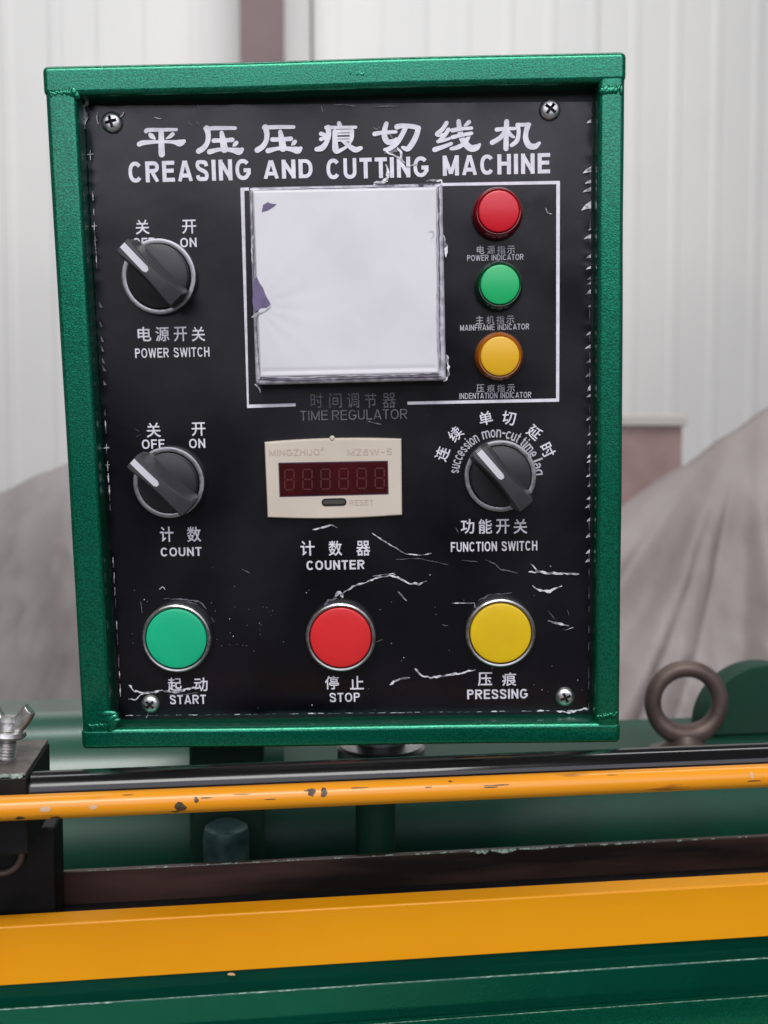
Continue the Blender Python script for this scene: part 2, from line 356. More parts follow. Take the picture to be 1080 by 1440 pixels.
M['guard'] = mat('matt_green_paint', srgb(20, 62, 46), .6, 0, .3, noise=(14, srgb(26, 56, 44), 4, .35, .65))
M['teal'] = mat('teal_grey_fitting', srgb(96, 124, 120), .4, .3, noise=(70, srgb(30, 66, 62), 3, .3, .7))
M['tarp'] = mat('taupe_tarpaulin', srgb(148, 141, 139), .6, 0, .4, noise=(2.2, srgb(108, 101, 100), 4, .36, .68), bump=[(8, .4, .02), (30, .2, .004)])
M['tarp_b'] = mat('brown_grey_tarpaulin', srgb(156, 147, 144), .5, 0, .4, noise=(2.4, srgb(122, 112, 109), 4, .38, .66), bump=[(7, .4, .02), (26, .2, .004)])
M['wall'] = mat('white_cladding', srgb(228, 226, 222), .45, 0, .5, noise=(.7, srgb(214, 212, 209), 4, .35, .7), bump=(3, .1, .004))
M['column'] = mat('brown_primer_steel', srgb(120, 98, 98), .6, noise=(3, srgb(108, 88, 88), 4, .35, .65))
M['crate'] = mat('dull_red_board', srgb(158, 132, 128), .7, noise=(12, srgb(142, 118, 114), 3, .35, .65))
M['crate_top'] = mat('cream_board', srgb(186, 180, 172), .7)
M['cable'] = mat('grey_cable', srgb(120, 116, 114), .6)
M['floor'] = mat('concrete_floor', srgb(112, 110, 106), .6, noise=(2, srgb(92, 90, 88), 6, .35, .65), bump=(40, .2, .003))

# ------------------------------------------------------------------ the hall behind
fl = mk('floor', [(-9, -7, -1.15), (11, -7, -1.15), (11, 9, -1.15), (-9, 9, -1.15)], [(0, 1, 2, 3)], M['floor']); fl['kind'] = 'structure'
WY = 5.2
wall = tag(empty('cladding_wall', (0, WY, -1.15)), 'white ribbed metal cladding wall far behind the machine', 'wall')
PW = .86
def sheet_mesh():
    prof = []
    for k in range(4):
        b = k*PW/4; prof += [(b, 0), (b+.150, 0), (b+.166, -.0032), (b+.196, -.0032), (b+.2145, 0)]
    vs = []; fs = []
    for (x, y) in prof: vs += [(x, y, 0), (x, y, 4.2)]
    for i in range(len(prof)-1): fs.append((2*i, 2*i+2, 2*i+3, 2*i+1))
    nb = len(vs)
    for (x, y) in prof: vs += [(x, y+.012, 0), (x, y+.012, 4.2)]
    for i in range(len(prof)-1): fs.append((nb+2*i, nb+2*i+1, nb+2*i+3, nb+2*i+2))
    return vs, fs
vs, fs = sheet_mesh(); s0 = mk('cladding_sheet', vs, fs, M['wall'], wall)
for k in range(-3, 6):
    s = s0 if k == -3 else s0.copy()
    if s is not s0: COL.objects.link(s); s.parent = wall
    s.location = (.06+k*PW, (k % 2)*.004, 0)
colX = at(368, 40, 5.0).x; cw = .098
col = tag(empty('steel_column', (colX, 5.0, -1.15)), 'brown steel column standing against the white cladding above the box', 'column')
rbox('flange', -cw, cw, -.10, -.088, 0, 4.2, .001, M['column'], col); rbox('flange', -cw, cw, .088, .10, 0, 4.2, .001, M['column'], col)
rbox('web', -.006, .006, -.0875, .0875, 0, 4.2, 0, M['column'], col)
cb = mk('cable', [], [], M['cable'])
bpy.data.objects.remove(cb)
def tube(name, pts, r, mat_, parent=None, n=10, sub=6):
    P = [Vector(p) for p in spline([tuple(p) for p in pts], sub)]; vs, fs = [], []
    up = Vector((0, 0, 1)) if abs((P[1]-P[0]).normalized().z) < .9 else Vector((1, 0, 0))
    for i, p in enumerate(P):
        t = (P[min(i+1, len(P)-1)]-P[max(i-1, 0)]).normalized(); a = t.cross(up).normalized(); b = t.cross(a)
        for k in range(n):
            w = 2*math.pi*k/n; rr = r[i*(len(r)-1)//(len(P)-1)] if isinstance(r, list) else r
            vs.append(p+a*math.cos(w)*rr+b*math.sin(w)*rr)
    for i in range(len(P)-1):
        for k in range(n): j = (k+1) % n; fs.append((i*n+k, i*n+j, (i+1)*n+j, (i+1)*n+k))
    fs += [tuple(range(n)), tuple((len(P)-1)*n+k for k in reversed(range(n)))]
    return mk(name, vs, fs, mat_, parent, True)
c0 = at(437, 0, 5.1); cb = tube('hanging_cable', [(c0.x-.004, 5.1, 3), (c0.x+.006, 5.1, 1.6), (c0.x, 5.1, .4), (c0.x+.01, 5.1, -1.14)], .008, M['cable'])
tag(cb, 'thin grey cable hanging down the white wall beside the brown column', 'cable')

# crate and tarpaulins
p0 = at(850, 700, 2.75); p1 = at(960, 600, 2.75)
cr = tag(empty('covered_crate', ((p0.x+p1.x)/2, 2.9, -1.15)), 'dull red crate with a pale lid right of the control box, far behind', 'crate')
hw = (p1.x-p0.x)/2; hz = p1.z+1.15
rbox('side_board', -hw, hw, -.15, .2, 0, hz, .004, M['crate'], cr); rbox('lid', -hw-.008, hw+.008, -.16, .21, hz+.0005, hz+.03, .004, M['crate_top'], cr)

def tarp(name, Y0, u0, u1, topf, foldf, depth, mat_, nu=260, nv=160):
    """a cloth draped over a heap: the ridge is at depth Y0, it falls towards the camera and away behind"""
    vs, fs = [], []
    for j in range(nv+1):
        v = j/nv*1.5-.5                      # -0.5 behind the ridge, 0 the ridge, 1 the foot in front
        for i in range(nu+1):
            x = u0+(u1-u0)*i/nu; t = topf(x)
            if v < 0: y = Y0-v*depth*1.2; z = t-(t+1.15)*(-v*2)**1.4
            else: y = Y0-v*depth; z = t-(t+1.15)*(.62*v+.38*v*v)
            y2, z2 = foldf(x, v, t); vs.append((x, y-y2, z+z2))
    for j in range(nv):
        for i in range(nu): a = j*(nu+1)+i; fs.append((a, a+1, a+nu+2, a+nu+1))
    return mk(name, vs, fs, mat_, None, True)
def crumple(x, v, f, seed):
    q = 0
    for o_, a_ in ((1, 1), (2.1, .5), (4.3, .25)):
        q += a_*(1-abs(mnoise.noise(Vector((x*f*o_+seed, v*f*.8*o_, seed)))*2))**2
    return q
def lerp(xs, x):
    if x <= xs[0][0]: return xs[0][1]
    for (a, b), (c, d) in zip(xs, xs[1:]):
        if x <= c: t = (x-a)/(c-a); t = t*t*(3-2*t)*.35+t*.65; return b+(d-b)*t
    return xs[-1][1]
def pts_at(lst, Y): return [(at(px, py, Y).x, at(px, py, Y).z) for px, py in lst]
TL_ = pts_at([(-420, 780), (-200, 755), (0, 692), (60, 664), (120, 642), (260, 622), (420, 648), (600, 700)], 2.1)
def fold_l(x, v, t):
    k = max(0, v); return (.025*math.sin(x*13+v*7)+.018*math.sin(x*29-v*16+1)+.012*math.sin(v*30+x*9))*k**.6+.018*crumple(x+v*.5, v-x*.3, 4.5, 3)*min(1, k*6), .006*math.sin(x*22+v*5)*k
tl = tarp('draped_tarpaulin', 2.1, TL_[0][0], TL_[-1][0], lambda x: lerp(TL_, x), fold_l, .95, M['tarp'])
tag(tl, 'smooth taupe tarpaulin over a low heap left of the control box', 'tarpaulin')
TR_ = pts_at([(700, 800), (820, 745), (960, 655), (1020, 612), (1084, 570), (1170, 600), (1300, 680), (1500, 760)], 1.9)
ax, az = pts_at([(1084, 570)], 1.9)[0]
def fold_r(x, v, t):
    k = max(0, min(1, v*2.2)); vv = max(v, 0)
    th = math.atan2(x-ax, .07+vv*1.0); r = math.hypot(x-ax, vv*1.0)
    f = .052*math.sin(th*15+.8)*min(1, r*3.2)+.030*abs(math.sin(th*23+1))*min(1, r*3)+.012*math.sin(x*31+v*12)+.018*crumple(th*1.3, r*1.2, 2.6, 9)+.008*crumple(x, v, 7, 5)
    return f*k, 0
tr = tarp('draped_tarpaulin', 1.9, TR_[0][0], TR_[-1][0], lambda x: lerp(TR_, x), fold_r, .85, M['tarp_b'])
tag(tr, 'peaked brown-grey tarpaulin with diagonal folds right of the control box', 'tarpaulin')

# ------------------------------------------------------------------ the machine bed
X0, X1 = -.75, 1.15
bed = tag(empty('machine_bed', (0, 0, 0)), 'dark green creasing machine bed with a wide yellow beam across its front', 'machine')
ZD = -.200
deck = fillet([(.612, -.42), (.612, ZD), (.76, ZD), (.76, -.42)], [0, .035, .006, 0], 10)
extrude_x('deck', deck, X0, X1, M['green_deck'], bed)
cover = fillet([(.668, ZD+.0004), (.668, row(984, .69)), (.86, row(967, .86)), (.86, ZD+.0004)], [0, .05, .02, 0], 12)
extrude_x('rounded_cover', cover, X0, at(400, 1060, .67).x, M['green_cover'], bed, ang=40)
b0_, b1_ = at(268, 1160, .60).x, at(372, 1160, .60).x
rbox('bearing_block', b0_, b1_, .590, .664, -.30, -.12, .003, M['guard'], bed)
rail_top = row(1203, .5)
extrude_x('brown_rail', fillet([(.5, row(1249, .5)), (.5, rail_top), (.503, rail_top), (.503, row(1249, .5))], .0006, 3), X0, X1, M['brown'], bed)
extrude_x('shelf', fillet([(.4565, row(1262, .5)-.012), (.4565, row(1256, .486)), (.499, row(1249, .499)), (.510, row(1249, .499)), (.510, -.30), (.47, -.30)], 0), X0, X1, M['black_matt'], bed)
yb0, yb1 = row(1273, .45), row(1352, .45)
extrude_x('yellow_beam', fillet([(.45, yb1), (.45, yb0), (.4585, row(1256, .4585)), (.4585, yb1)], [.0006, .0011, .0006, 0], 5), X0, X1, M['yellow'], bed)
za, zb = row(1383, .4440), row(1434, .4490)
low = fillet([(.4595, yb1-.0005), (.4515, yb1-.0005), (.4535, za), (.4440, za), (.4500, zb), (.4500, zb-.003), (.4500, -.30), (.4500, -.42), (.56, -.42), (.56, -.305), (.4595, -.30)],
             [0, 0, .0, .0009, 0, 0, 0, 0, 0, 0, 0], 4)
extrude_x('front_flange', fillet([(.4497, -.40), (.4497, zb-.0004), (.4460, zb), (.392, zb-.004), (.392, -.40)], [0, 0, .0011, .004, 0], 4), X0, X1, M['green'], bed, ang=25)
extrude_x('lower_frame', low, X0, X1, M['green_gloss'], bed, ang=25)
# chipped paint along the rail edge, painted highlight lines along the green edges
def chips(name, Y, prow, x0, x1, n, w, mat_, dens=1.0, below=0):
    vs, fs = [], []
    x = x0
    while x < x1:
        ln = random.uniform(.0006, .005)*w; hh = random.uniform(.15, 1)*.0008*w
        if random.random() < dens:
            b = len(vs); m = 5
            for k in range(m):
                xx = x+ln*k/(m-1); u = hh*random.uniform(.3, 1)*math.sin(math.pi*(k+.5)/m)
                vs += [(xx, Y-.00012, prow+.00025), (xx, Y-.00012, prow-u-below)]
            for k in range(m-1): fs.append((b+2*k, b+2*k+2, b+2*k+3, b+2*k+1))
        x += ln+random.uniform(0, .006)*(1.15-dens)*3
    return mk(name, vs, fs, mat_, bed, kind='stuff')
chips('paint_chip', .5, rail_top, at(75, 1240, .5).x, at(1080, 1160, .5).x, 0, 1, M['chip_glint_white'], .75)
chips('paint_chip', .4998, rail_top, at(668, 1196, .5).x, at(748, 1190, .5).x, 0, 3.2, M['chip_glint_white'], 1)
def glint_line(Y, z, w):  # pale ribbon painted as the bevel highlight of a green edge
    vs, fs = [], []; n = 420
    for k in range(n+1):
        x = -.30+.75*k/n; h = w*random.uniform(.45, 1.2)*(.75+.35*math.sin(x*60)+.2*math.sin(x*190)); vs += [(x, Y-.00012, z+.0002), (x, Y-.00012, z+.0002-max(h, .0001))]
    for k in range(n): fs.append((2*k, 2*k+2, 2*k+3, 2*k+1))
    return mk('worn_or_glint_edge', vs, fs, M['chip_glint_white'], bed)
glint_line(.4440, za, .0006); glint_line(.4460, zb, .0007)
# small scar on the lower edge of the beam
def scar(pts_list, Y, mat_, parent, name='paint_chip'):
    vs, fs = [], []
    for px, py, w, h in pts_list:
        b = len(vs); m = 9
        for k in range(m):
            a = 2*math.pi*k/m; q = random.uniform(.65, 1.1); p = at(px+w*q*math.cos(a), py+h*q*math.sin(a), Y); vs.append(p)
        fs.append(tuple(range(b, b+m)))
    return mk(name, vs, fs, mat_, parent)
scar([(326, 1370, 6, 2.5)], .4499, M['chip_pale'], bed); 

# yellow guard tube with its chips
YT = .405
zt = (row(1097, YT)+row(1130, YT))/2; rT = (row(1097, YT)-row(1130, YT))/2
def cyl_x(name, Y, Z, r, x0, x1, mat_, parent=None, n=40, nx=1):
    return extrude_x(name, [(Y+r*math.cos(2*math.pi*k/n), Z+r*math.sin(2*math.pi*k/n)) for k in range(n)], x0, x1, mat_, parent, ang=40, nx=nx)
gt = cyl_x('guard_tube', YT, zt, rT, X0, X1, M['yellow_worn'])
tag(gt, 'thin yellow guard tube with chipped paint running across under the box', 'guard tube')
def tube_spots(name, spots, mat_):
    for (px, py, w, h) in spots:
        vs, fs = [], []; b = 0; d = ray(px, py)   # hit the tube
        A = d.y**2+d.z**2; B = -2*(d.y*YT+d.z*zt); C_ = YT**2+zt**2-rT**2
        D = B*B-4*A*C_; t = (-B-math.sqrt(max(D, 0)))/(2*A); p = d*t; th = math.atan2(p.z-zt, p.y-YT)
        m = 10; r = rT+.00012; sc = YT/F*1.02
        vs.append((p.x, YT+r*math.cos(th), zt+r*math.sin(th)))
        for k in range(m):
            a = 2*math.pi*k/m; q = random.uniform(.6, 1.15)
            t2 = th-math.sin(a)*h*q*sc/rT; vs.append((p.x+math.cos(a)*w*q*sc, YT+r*math.cos(t2), zt+r*math.sin(t2)))
        for k in range(m): fs.append((b, b+1+k, b+1+(k+1) % m))
        mk(name, vs, fs, mat_, gt)
tube_spots('paint_chip', [(28, 1150, 7, 4), (79, 1150, 8, 5), (98, 1153, 12, 1.3), (254, 1135, 9, 8), (247, 1141, 6, 2), (276, 1125, 4, 4), (438, 1114, 6.5, 6.5), (431, 1112, 6, 1.2), (456, 1115, 6, 7.5)], M['chip'])
tube_spots('paint_chip', [(63, 1138, 8, 4), (131, 1135, 6, 4), (1057, 1090, 3, 7)], M['chip_pale'])
tube_spots('paint_chip', [(290, 1122, 9, .8), (340, 1117, 12, .7), (505, 1108, 14, .8), (560, 1096, 16, .8), (602, 1107, 7, .9), (633, 1099, 3, 1.5), (700, 1104, 22, .8), (690, 1107, 12, 1), (180, 1118, 8, .8), (380, 1124, 10, .7), (860, 1090, 10, .6), (1060, 1098, 12, .9)], M['chip'])
# black shaft behind the tube
YS = .426; rS = .0078; zs = row(1067, YS)-rS*.97
sh = cyl_x('pivot_shaft', YS, zs, rS, at(44, 1120, YS).x, X1, M['black_gloss'], n=64)
tag(sh, 'glossy black round shaft lying just behind the yellow guard tube', 'shaft')
# hinge block with wing bolt
zh = row(1093, .4165, 36)
xb = at(36, 1093, .4165).x
hb = tag(empty('hinge_block', (xb-.03, .44, zh-.02)), 'black steel hinge block with a worn top at the left edge', 'block')
def hp(x, y, z): return (x-(xb-.03), y-.44, z-(zh-.02))
rbox('block_body', *[v for ab in zip(hp(xb-.075, .4165, zh-.030), hp(xb+.0005, .466, zh)) for v in ab], .0008, M['black_matt'], hb)
rbox('top_plate', *[v for ab in zip(hp(xb-.0745, .4170, zh+.0002), hp(xb+.0000, .4655, zh+.0015)) for v in ab], .0004, M['plate_grey'], hb)
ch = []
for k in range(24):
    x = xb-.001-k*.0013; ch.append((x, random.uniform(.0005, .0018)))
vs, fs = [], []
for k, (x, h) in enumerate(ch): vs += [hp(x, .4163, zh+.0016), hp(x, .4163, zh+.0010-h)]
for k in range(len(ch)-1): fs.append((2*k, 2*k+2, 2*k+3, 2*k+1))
mk('worn_or_glint_edge', vs, fs, M['chip_glint_white'], hb)
# wing bolt
wc = at(13, 1075, .438)
wb = tag(empty('wing_bolt', (wc.x, .438, zh+.0016)), 'silver wing bolt standing on the black hinge block at the left edge', 'wing bolt')
s = .0125/45*1.0
prof = [(.0042, 0)]
for k in range(6): prof += [(.0042, .0006+k*.0013), (.0036, .0012+k*.0013)]
prof += [(.0042, .0085), (.0062, .009), (.0066, .0105), (.0052, .0125), (.0050, .0165), (.0030, .0185)]
lathe('threaded_stem', prof, M['zinc'], wb, n=36)
lathe('hub_collar', [(.0066, .0090), (.0078, .0102), (.0074, .0120), (.0056, .0128)], M['zinc'], wb, n=36)
for sgn in (1, -1):
    pts = [(.001, .0120, .0075, .0056), (.0042, .0150, .0072, .0050), (.0072, .0186, .0066, .0046), (.0092, .0222, .0060, .0046), (.0096, .0228, .0052, .0040)]
    vs, fs = [], []; m = 14
    sp = spline(pts, 5)
    for i, (x, z, th, wd) in enumerate(sp):
        a = sp[max(0, i-1)]; b = sp[min(len(sp)-1, i+1)]; tx, tz = b[0]-a[0], b[1]-a[1]; l_ = math.hypot(tx, tz); nx, nz = tz/l_, -tx/l_
        for k in range(m):
            w = 2*math.pi*k/m; cx, cy = math.cos(w), math.sin(w)
            cx = math.copysign(abs(cx)**.7, cx)*th/2; cy = math.copysign(abs(cy)**.7, cy)*wd/2
            vs.append((sgn*(x+nx*cx), cy, z+nz*cx))
    for i in range(len(sp)-1):
        for k in range(m): j = (k+1) % m; fs.append((i*m+k, i*m+j, (i+1)*m+j, (i+1)*m+k))
    fs += [tuple(range(m)), tuple((len(sp)-1)*m+k for k in range(m))]
    auto(mk('wing', vs, fs, M['zinc'], wb), 60)
wb.rotation_euler = (R(-4), R(4), R(-22)); wb.scale = (.92, .92, .92); wb.location.x -= .0012
nt_ = lathe('hex_nut', [(.0074, 0), (.0078, .0006), (.0078, .0058), (.0072, .0064), (.0044, .0066)], M['zinc'], wb, x=-.0125, y=-.004, z=0, n=6)

# lower dark bracket with ring, left edge
bx = at(80, 1250, .47).x
lb = tag(empty('side_bracket', (bx-.04, .47, row(1290, .47))), 'black bracket plate with a round pin below the yellow tube, left edge', 'bracket')
zb0 = lb.location.z
rbox('bracket_plate', -.09, .04, -.002, .02, .0, row(1140, .47)-zb0, .0015, M['black_matt'], lb)
rp = at(2, 1200, .467)
ringp = mk('pin_ring', *(lambda: ([(math.cos(2*math.pi*i/36)*(.0085+.0016*math.cos(2*math.pi*k/10)), math.sin(2*math.pi*k/10)*.0016, math.sin(2*math.pi*i/36)*(.0085+.0016*math.cos(2*math.pi*k/10))) for i in range(36) for k in range(10)],
     [(i*10+k, i*10+(k+1) % 10, ((i+1) % 36)*10+(k+1) % 10, ((i+1) % 36)*10+k) for i in range(36) for k in range(10)]))(), M['bolt'], lb, True)
ringp.location = (rp.x-lb.location.x, -.0035, rp.z-zb0)

# support post of the box
pc = at(528, 1160, .55)
post = tag(empty('support_post', (pc.x, .55, -.30)), 'dark green post with a bright steel collar carrying the control box', 'post')
lathe('post_tube', [(.0105, 0), (.0105, .1368)], M['guard'], post, n=40)
lathe('collar', [(.0195, .137), (.0230, .139), (.0230, .1445), (.0215, .146), (.0135, .147)], M['satin'], post, n=48, x=.003)
lathe('spigot', [(.0130, .1472), (.0130, .175)], M['satin'], post, n=48, x=.003)
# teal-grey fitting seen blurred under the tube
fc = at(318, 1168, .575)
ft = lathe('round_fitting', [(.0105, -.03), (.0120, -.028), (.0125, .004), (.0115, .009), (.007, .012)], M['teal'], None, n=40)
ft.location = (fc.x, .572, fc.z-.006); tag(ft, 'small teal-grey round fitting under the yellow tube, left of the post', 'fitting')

# eye bolt
ec = at(965, 987, .66); Rm = 50/F*.66; rm = 12.3/F*.66
eb = tag(empty('eye_bolt', (ec.x, .66, ZD)), 'large rusty grey eye bolt standing on the deck right of the box', 'eye bolt')
vs, fs = [], []
n1, n2 = 64, 20
for i in range(n1):
    a = 2*math.pi*i/n1
    fat = 1+.35*max(0, -math.sin(a))**3
    for k in range(n2):
        b = 2*math.pi*k/n2; rr = Rm+rm*math.cos(b)*fat
        vs.append((math.cos(a)*rr, math.sin(b)*rm*fat, (ec.z-ZD)+math.sin(a)*rr))
for i in range(n1):
    for k in range(n2): fs.append((i*n2+k, i*n2+(k+1) % n2, ((i+1) % n1)*n2+(k+1) % n2, ((i+1) % n1)*n2+k))
eye = mk('eye_ring', vs, fs, M['bolt'], eb, True)
hz_ = ec.z-ZD-Rm
lathe('shank', [(.016, 0), (.017, .003), (.015, hz_*.45), (.0105, hz_*.75), (.0085, hz_+.001)], M['bolt'], eb, n=40)
eb.rotation_euler = (0, 0, R(-8))
# washer plate under it
wp = lathe('washer', [(.024, 0), (.0245, .001), (.024, .003), (.017, .0032)], M['plate_grey'], eb, n=48)
# round-topped green guard
gc = at(1076, 1022, .70); gr = 94/F*.70
vs, fs = [], []
outl = [(math.cos(math.pi*k/40)*gr*1.06, math.sin(math.pi*k/40)*gr+(gc.z-ZD)) for k in range(41)]
outl = [(gr*1.06, 0)]+outl+[(-gr*1.06-.002, 0)]
outl[-1] = (-gr*1.10, 0)
guard = tag(empty('belt_guard', (gc.x, .72, ZD+.0005)), 'dark green round-topped guard behind the eye bolt at the right edge', 'guard')
bm = bmesh.new(); vf = [bm.verts.new((x, -.02, z)) for x, z in outl]; f = bm.faces.new(vf)
ex = bmesh.ops.extrude_face_region(bm, geom=[f]); bmesh.ops.translate(bm, verts=[v for v in ex['geom'] if isinstance(v, bmesh.types.BMVert)], vec=(0, .02, 0))
bmesh.ops.recalc_face_normals(bm, faces=bm.faces[:])
eds = [e for e in bm.edges if abs(e.verts[0].co.y-e.verts[1].co.y) < 1e-6 and len(e.link_faces) == 2]
bmesh.ops.bevel(bm, geom=eds, offset=.002, segments=3, profile=.5, affect='EDGES')
me = bpy.data.meshes.new('guard_shell'); bm.to_mesh(me); bm.free(); me.materials.append(M['guard'])
go = bpy.data.objects.new('guard_shell', me); COL.objects.link(go); go.parent = guard; auto(go, 40)

# ------------------------------------------------------------------ the control box
box = empty('control_box', m=PM)
tag(box, 'green framed control box with a black bilingual switch panel', 'control box')
x0, y1 = L(60, 95, 0); x1, _ = L(880, 73, 0); x1 = Wb/2+.0007; x0 = -Wb/2-.0007; y1 = Hb/2+.0008; y0 = -Hb/2-.0005
ix0 = (L(101, 127, 0)[0]+L(161, 1015, 0)[0])/2; ix1 = (L(843, 125, 0)[0]+L(838, 1010, 0)[0])/2
iy1 = (L(101, 127, 0)[1]+L(843, 123, 0)[1])/2; iy0 = (L(160, 1026, 0)[1]+L(838, 1015, 0)[1])/2
def framebar(x0, x1, y0, y1, zt_):
    """a folded steel edge: rounded rectangle cross-section"""
    return rbox('frame_bar', x0, x1, y0, y1, -.016, zt_, .0024, M['green'], box, 5)
e = .0001
framebar(x0, x1, iy1, y1, 0); framebar(x0, x1, y0, iy0, 0)
framebar(x0+.0007, ix0, iy0-.004, iy1+.004, -.0002); framebar(ix1, x1-.0004, iy0-.004, iy1+.004, -.0002)
for o in [c for c in box.children if c.name.startswith('frame_bar')]:      # slight hand-made waviness of the edges
    bm = bmesh.new(); bm.from_mesh(o.data)
    le = [ed for ed in bm.edges if ed.calc_length() > .1]
    bmesh.ops.subdivide_edges(bm, edges=le, cuts=40, use_grid_fill=True)
    for v in bm.verts:
        k = math.sin(v.co.x*37+1)*.00016+math.sin(v.co.y*29+2)*.00018+math.sin((v.co.x+v.co.y)*90)*.00005
        v.co.x += k*.8; v.co.z += k*.8; v.co.y += math.sin(v.co.x*41)*.00015
    bm.to_mesh(o.data); bm.free()
rbox('box_shell', x0+.001, x1-.001, y0+.001, y1-.001, -.125, -.0165, .002, M['green_dark'], box)
rbox('back_plate', ix0-.004, ix1+.004, iy0-.004, iy1+.004, -.0135, -.0125, 0, M['pit'], box)
# weld beads in the corners
def bead(px, py, n, dx, dy, r):
    bm = bmesh.new(); n0 = n; n = n*2
    for k in range(n):
        q = L(px+dx*(k*.5+random.uniform(-.3, .3)), py+dy*k*.5+random.uniform(-1.2, 1.2), 0)
        mt = Matrix.Translation((q[0], q[1], -r*.45)) @ Matrix.Rotation(random.uniform(0, 3), 4, 'Z') @ Matrix.Diagonal((r*random.uniform(1.4, 2.8), r*random.uniform(.7, 1.3), r*random.uniform(.45, .75), 1))
        bmesh.ops.create_icosphere(bm, subdivisions=2, radius=1, matrix=mt)
    me = bpy.data.meshes.new('weld_bead'); bm.to_mesh(me); bm.free(); me.materials.append(M['green'])
    o = bpy.data.objects.new('weld_bead', me); COL.objects.link(o); o.parent = box
    for p in me.polygons: p.use_smooth = True
bead(72, 131, 7, 4.4, -.2, .0007); bead(845, 126, 6, 5, -.1, .0010); bead(128, 1022, 5, 5.2, -.4, .0008); bead(843, 1008, 5, 5, -.6, .0008)
bead(152, 1006, 3, 2.5, 5, .0018); bead(100, 124, 2, 3, 5, .0014); bead(485, 101, 6, 5, .6, .0009)

# face sheet: a thin black film with slightly uneven edges
c = [L(119, 149), L(832, 143), L(829, 1001), L(168, 1009)]
def bil(u, v):
    a = [c[0][k]*(1-u)+c[1][k]*u for k in (0, 1)]; b = [c[3][k]*(1-u)+c[2][k]*u for k in (0, 1)]
    return a[0]*(1-v)+b[0]*v, a[1]*(1-v)+b[1]*v
NU, NV = 120, 150; vs, fs = [], []
for j in range(NV+1):
    for i in range(NU+1):
        u, v = i/NU, j/NV; x, y = bil(u, v)
        if i == 0 or i == NU: x += random.uniform(-.0003, .0003)
        if j == 0 or j == NV: y += random.uniform(-.0001, .0001)
        ed = min(u, 1-u)*Wb; et = min(v, 1-v)*Hb
        z = REC+.00004*math.sin(x*160+y*70)*math.sin(y*110-x*30)
        if ed < .003: z += .00018*math.sin(y*700+math.sin(y*190)*3)*(1-ed/.003)
        if et < .003: z += .00008*math.sin(x*300+2*math.sin(x*130))*(1-et/.003)
        vs.append((x, y, z))
for j in range(NV):
    for i in range(NU): a = j*(NU+1)+i; fs.append((a, a+NU+1, a+NU+2, a+1))
b0 = len(vs)
face = mk('faceplate', vs, fs, M['sheet'], box, True)
rbox('panel_plate', min(c[0][0], c[3][0])+.004, c[2][0]-.001, c[3][1]+.0015, c[1][1]-.002, -.0124, REC-.0004, 0, M['pit'], box)

ZP = REC+.00030
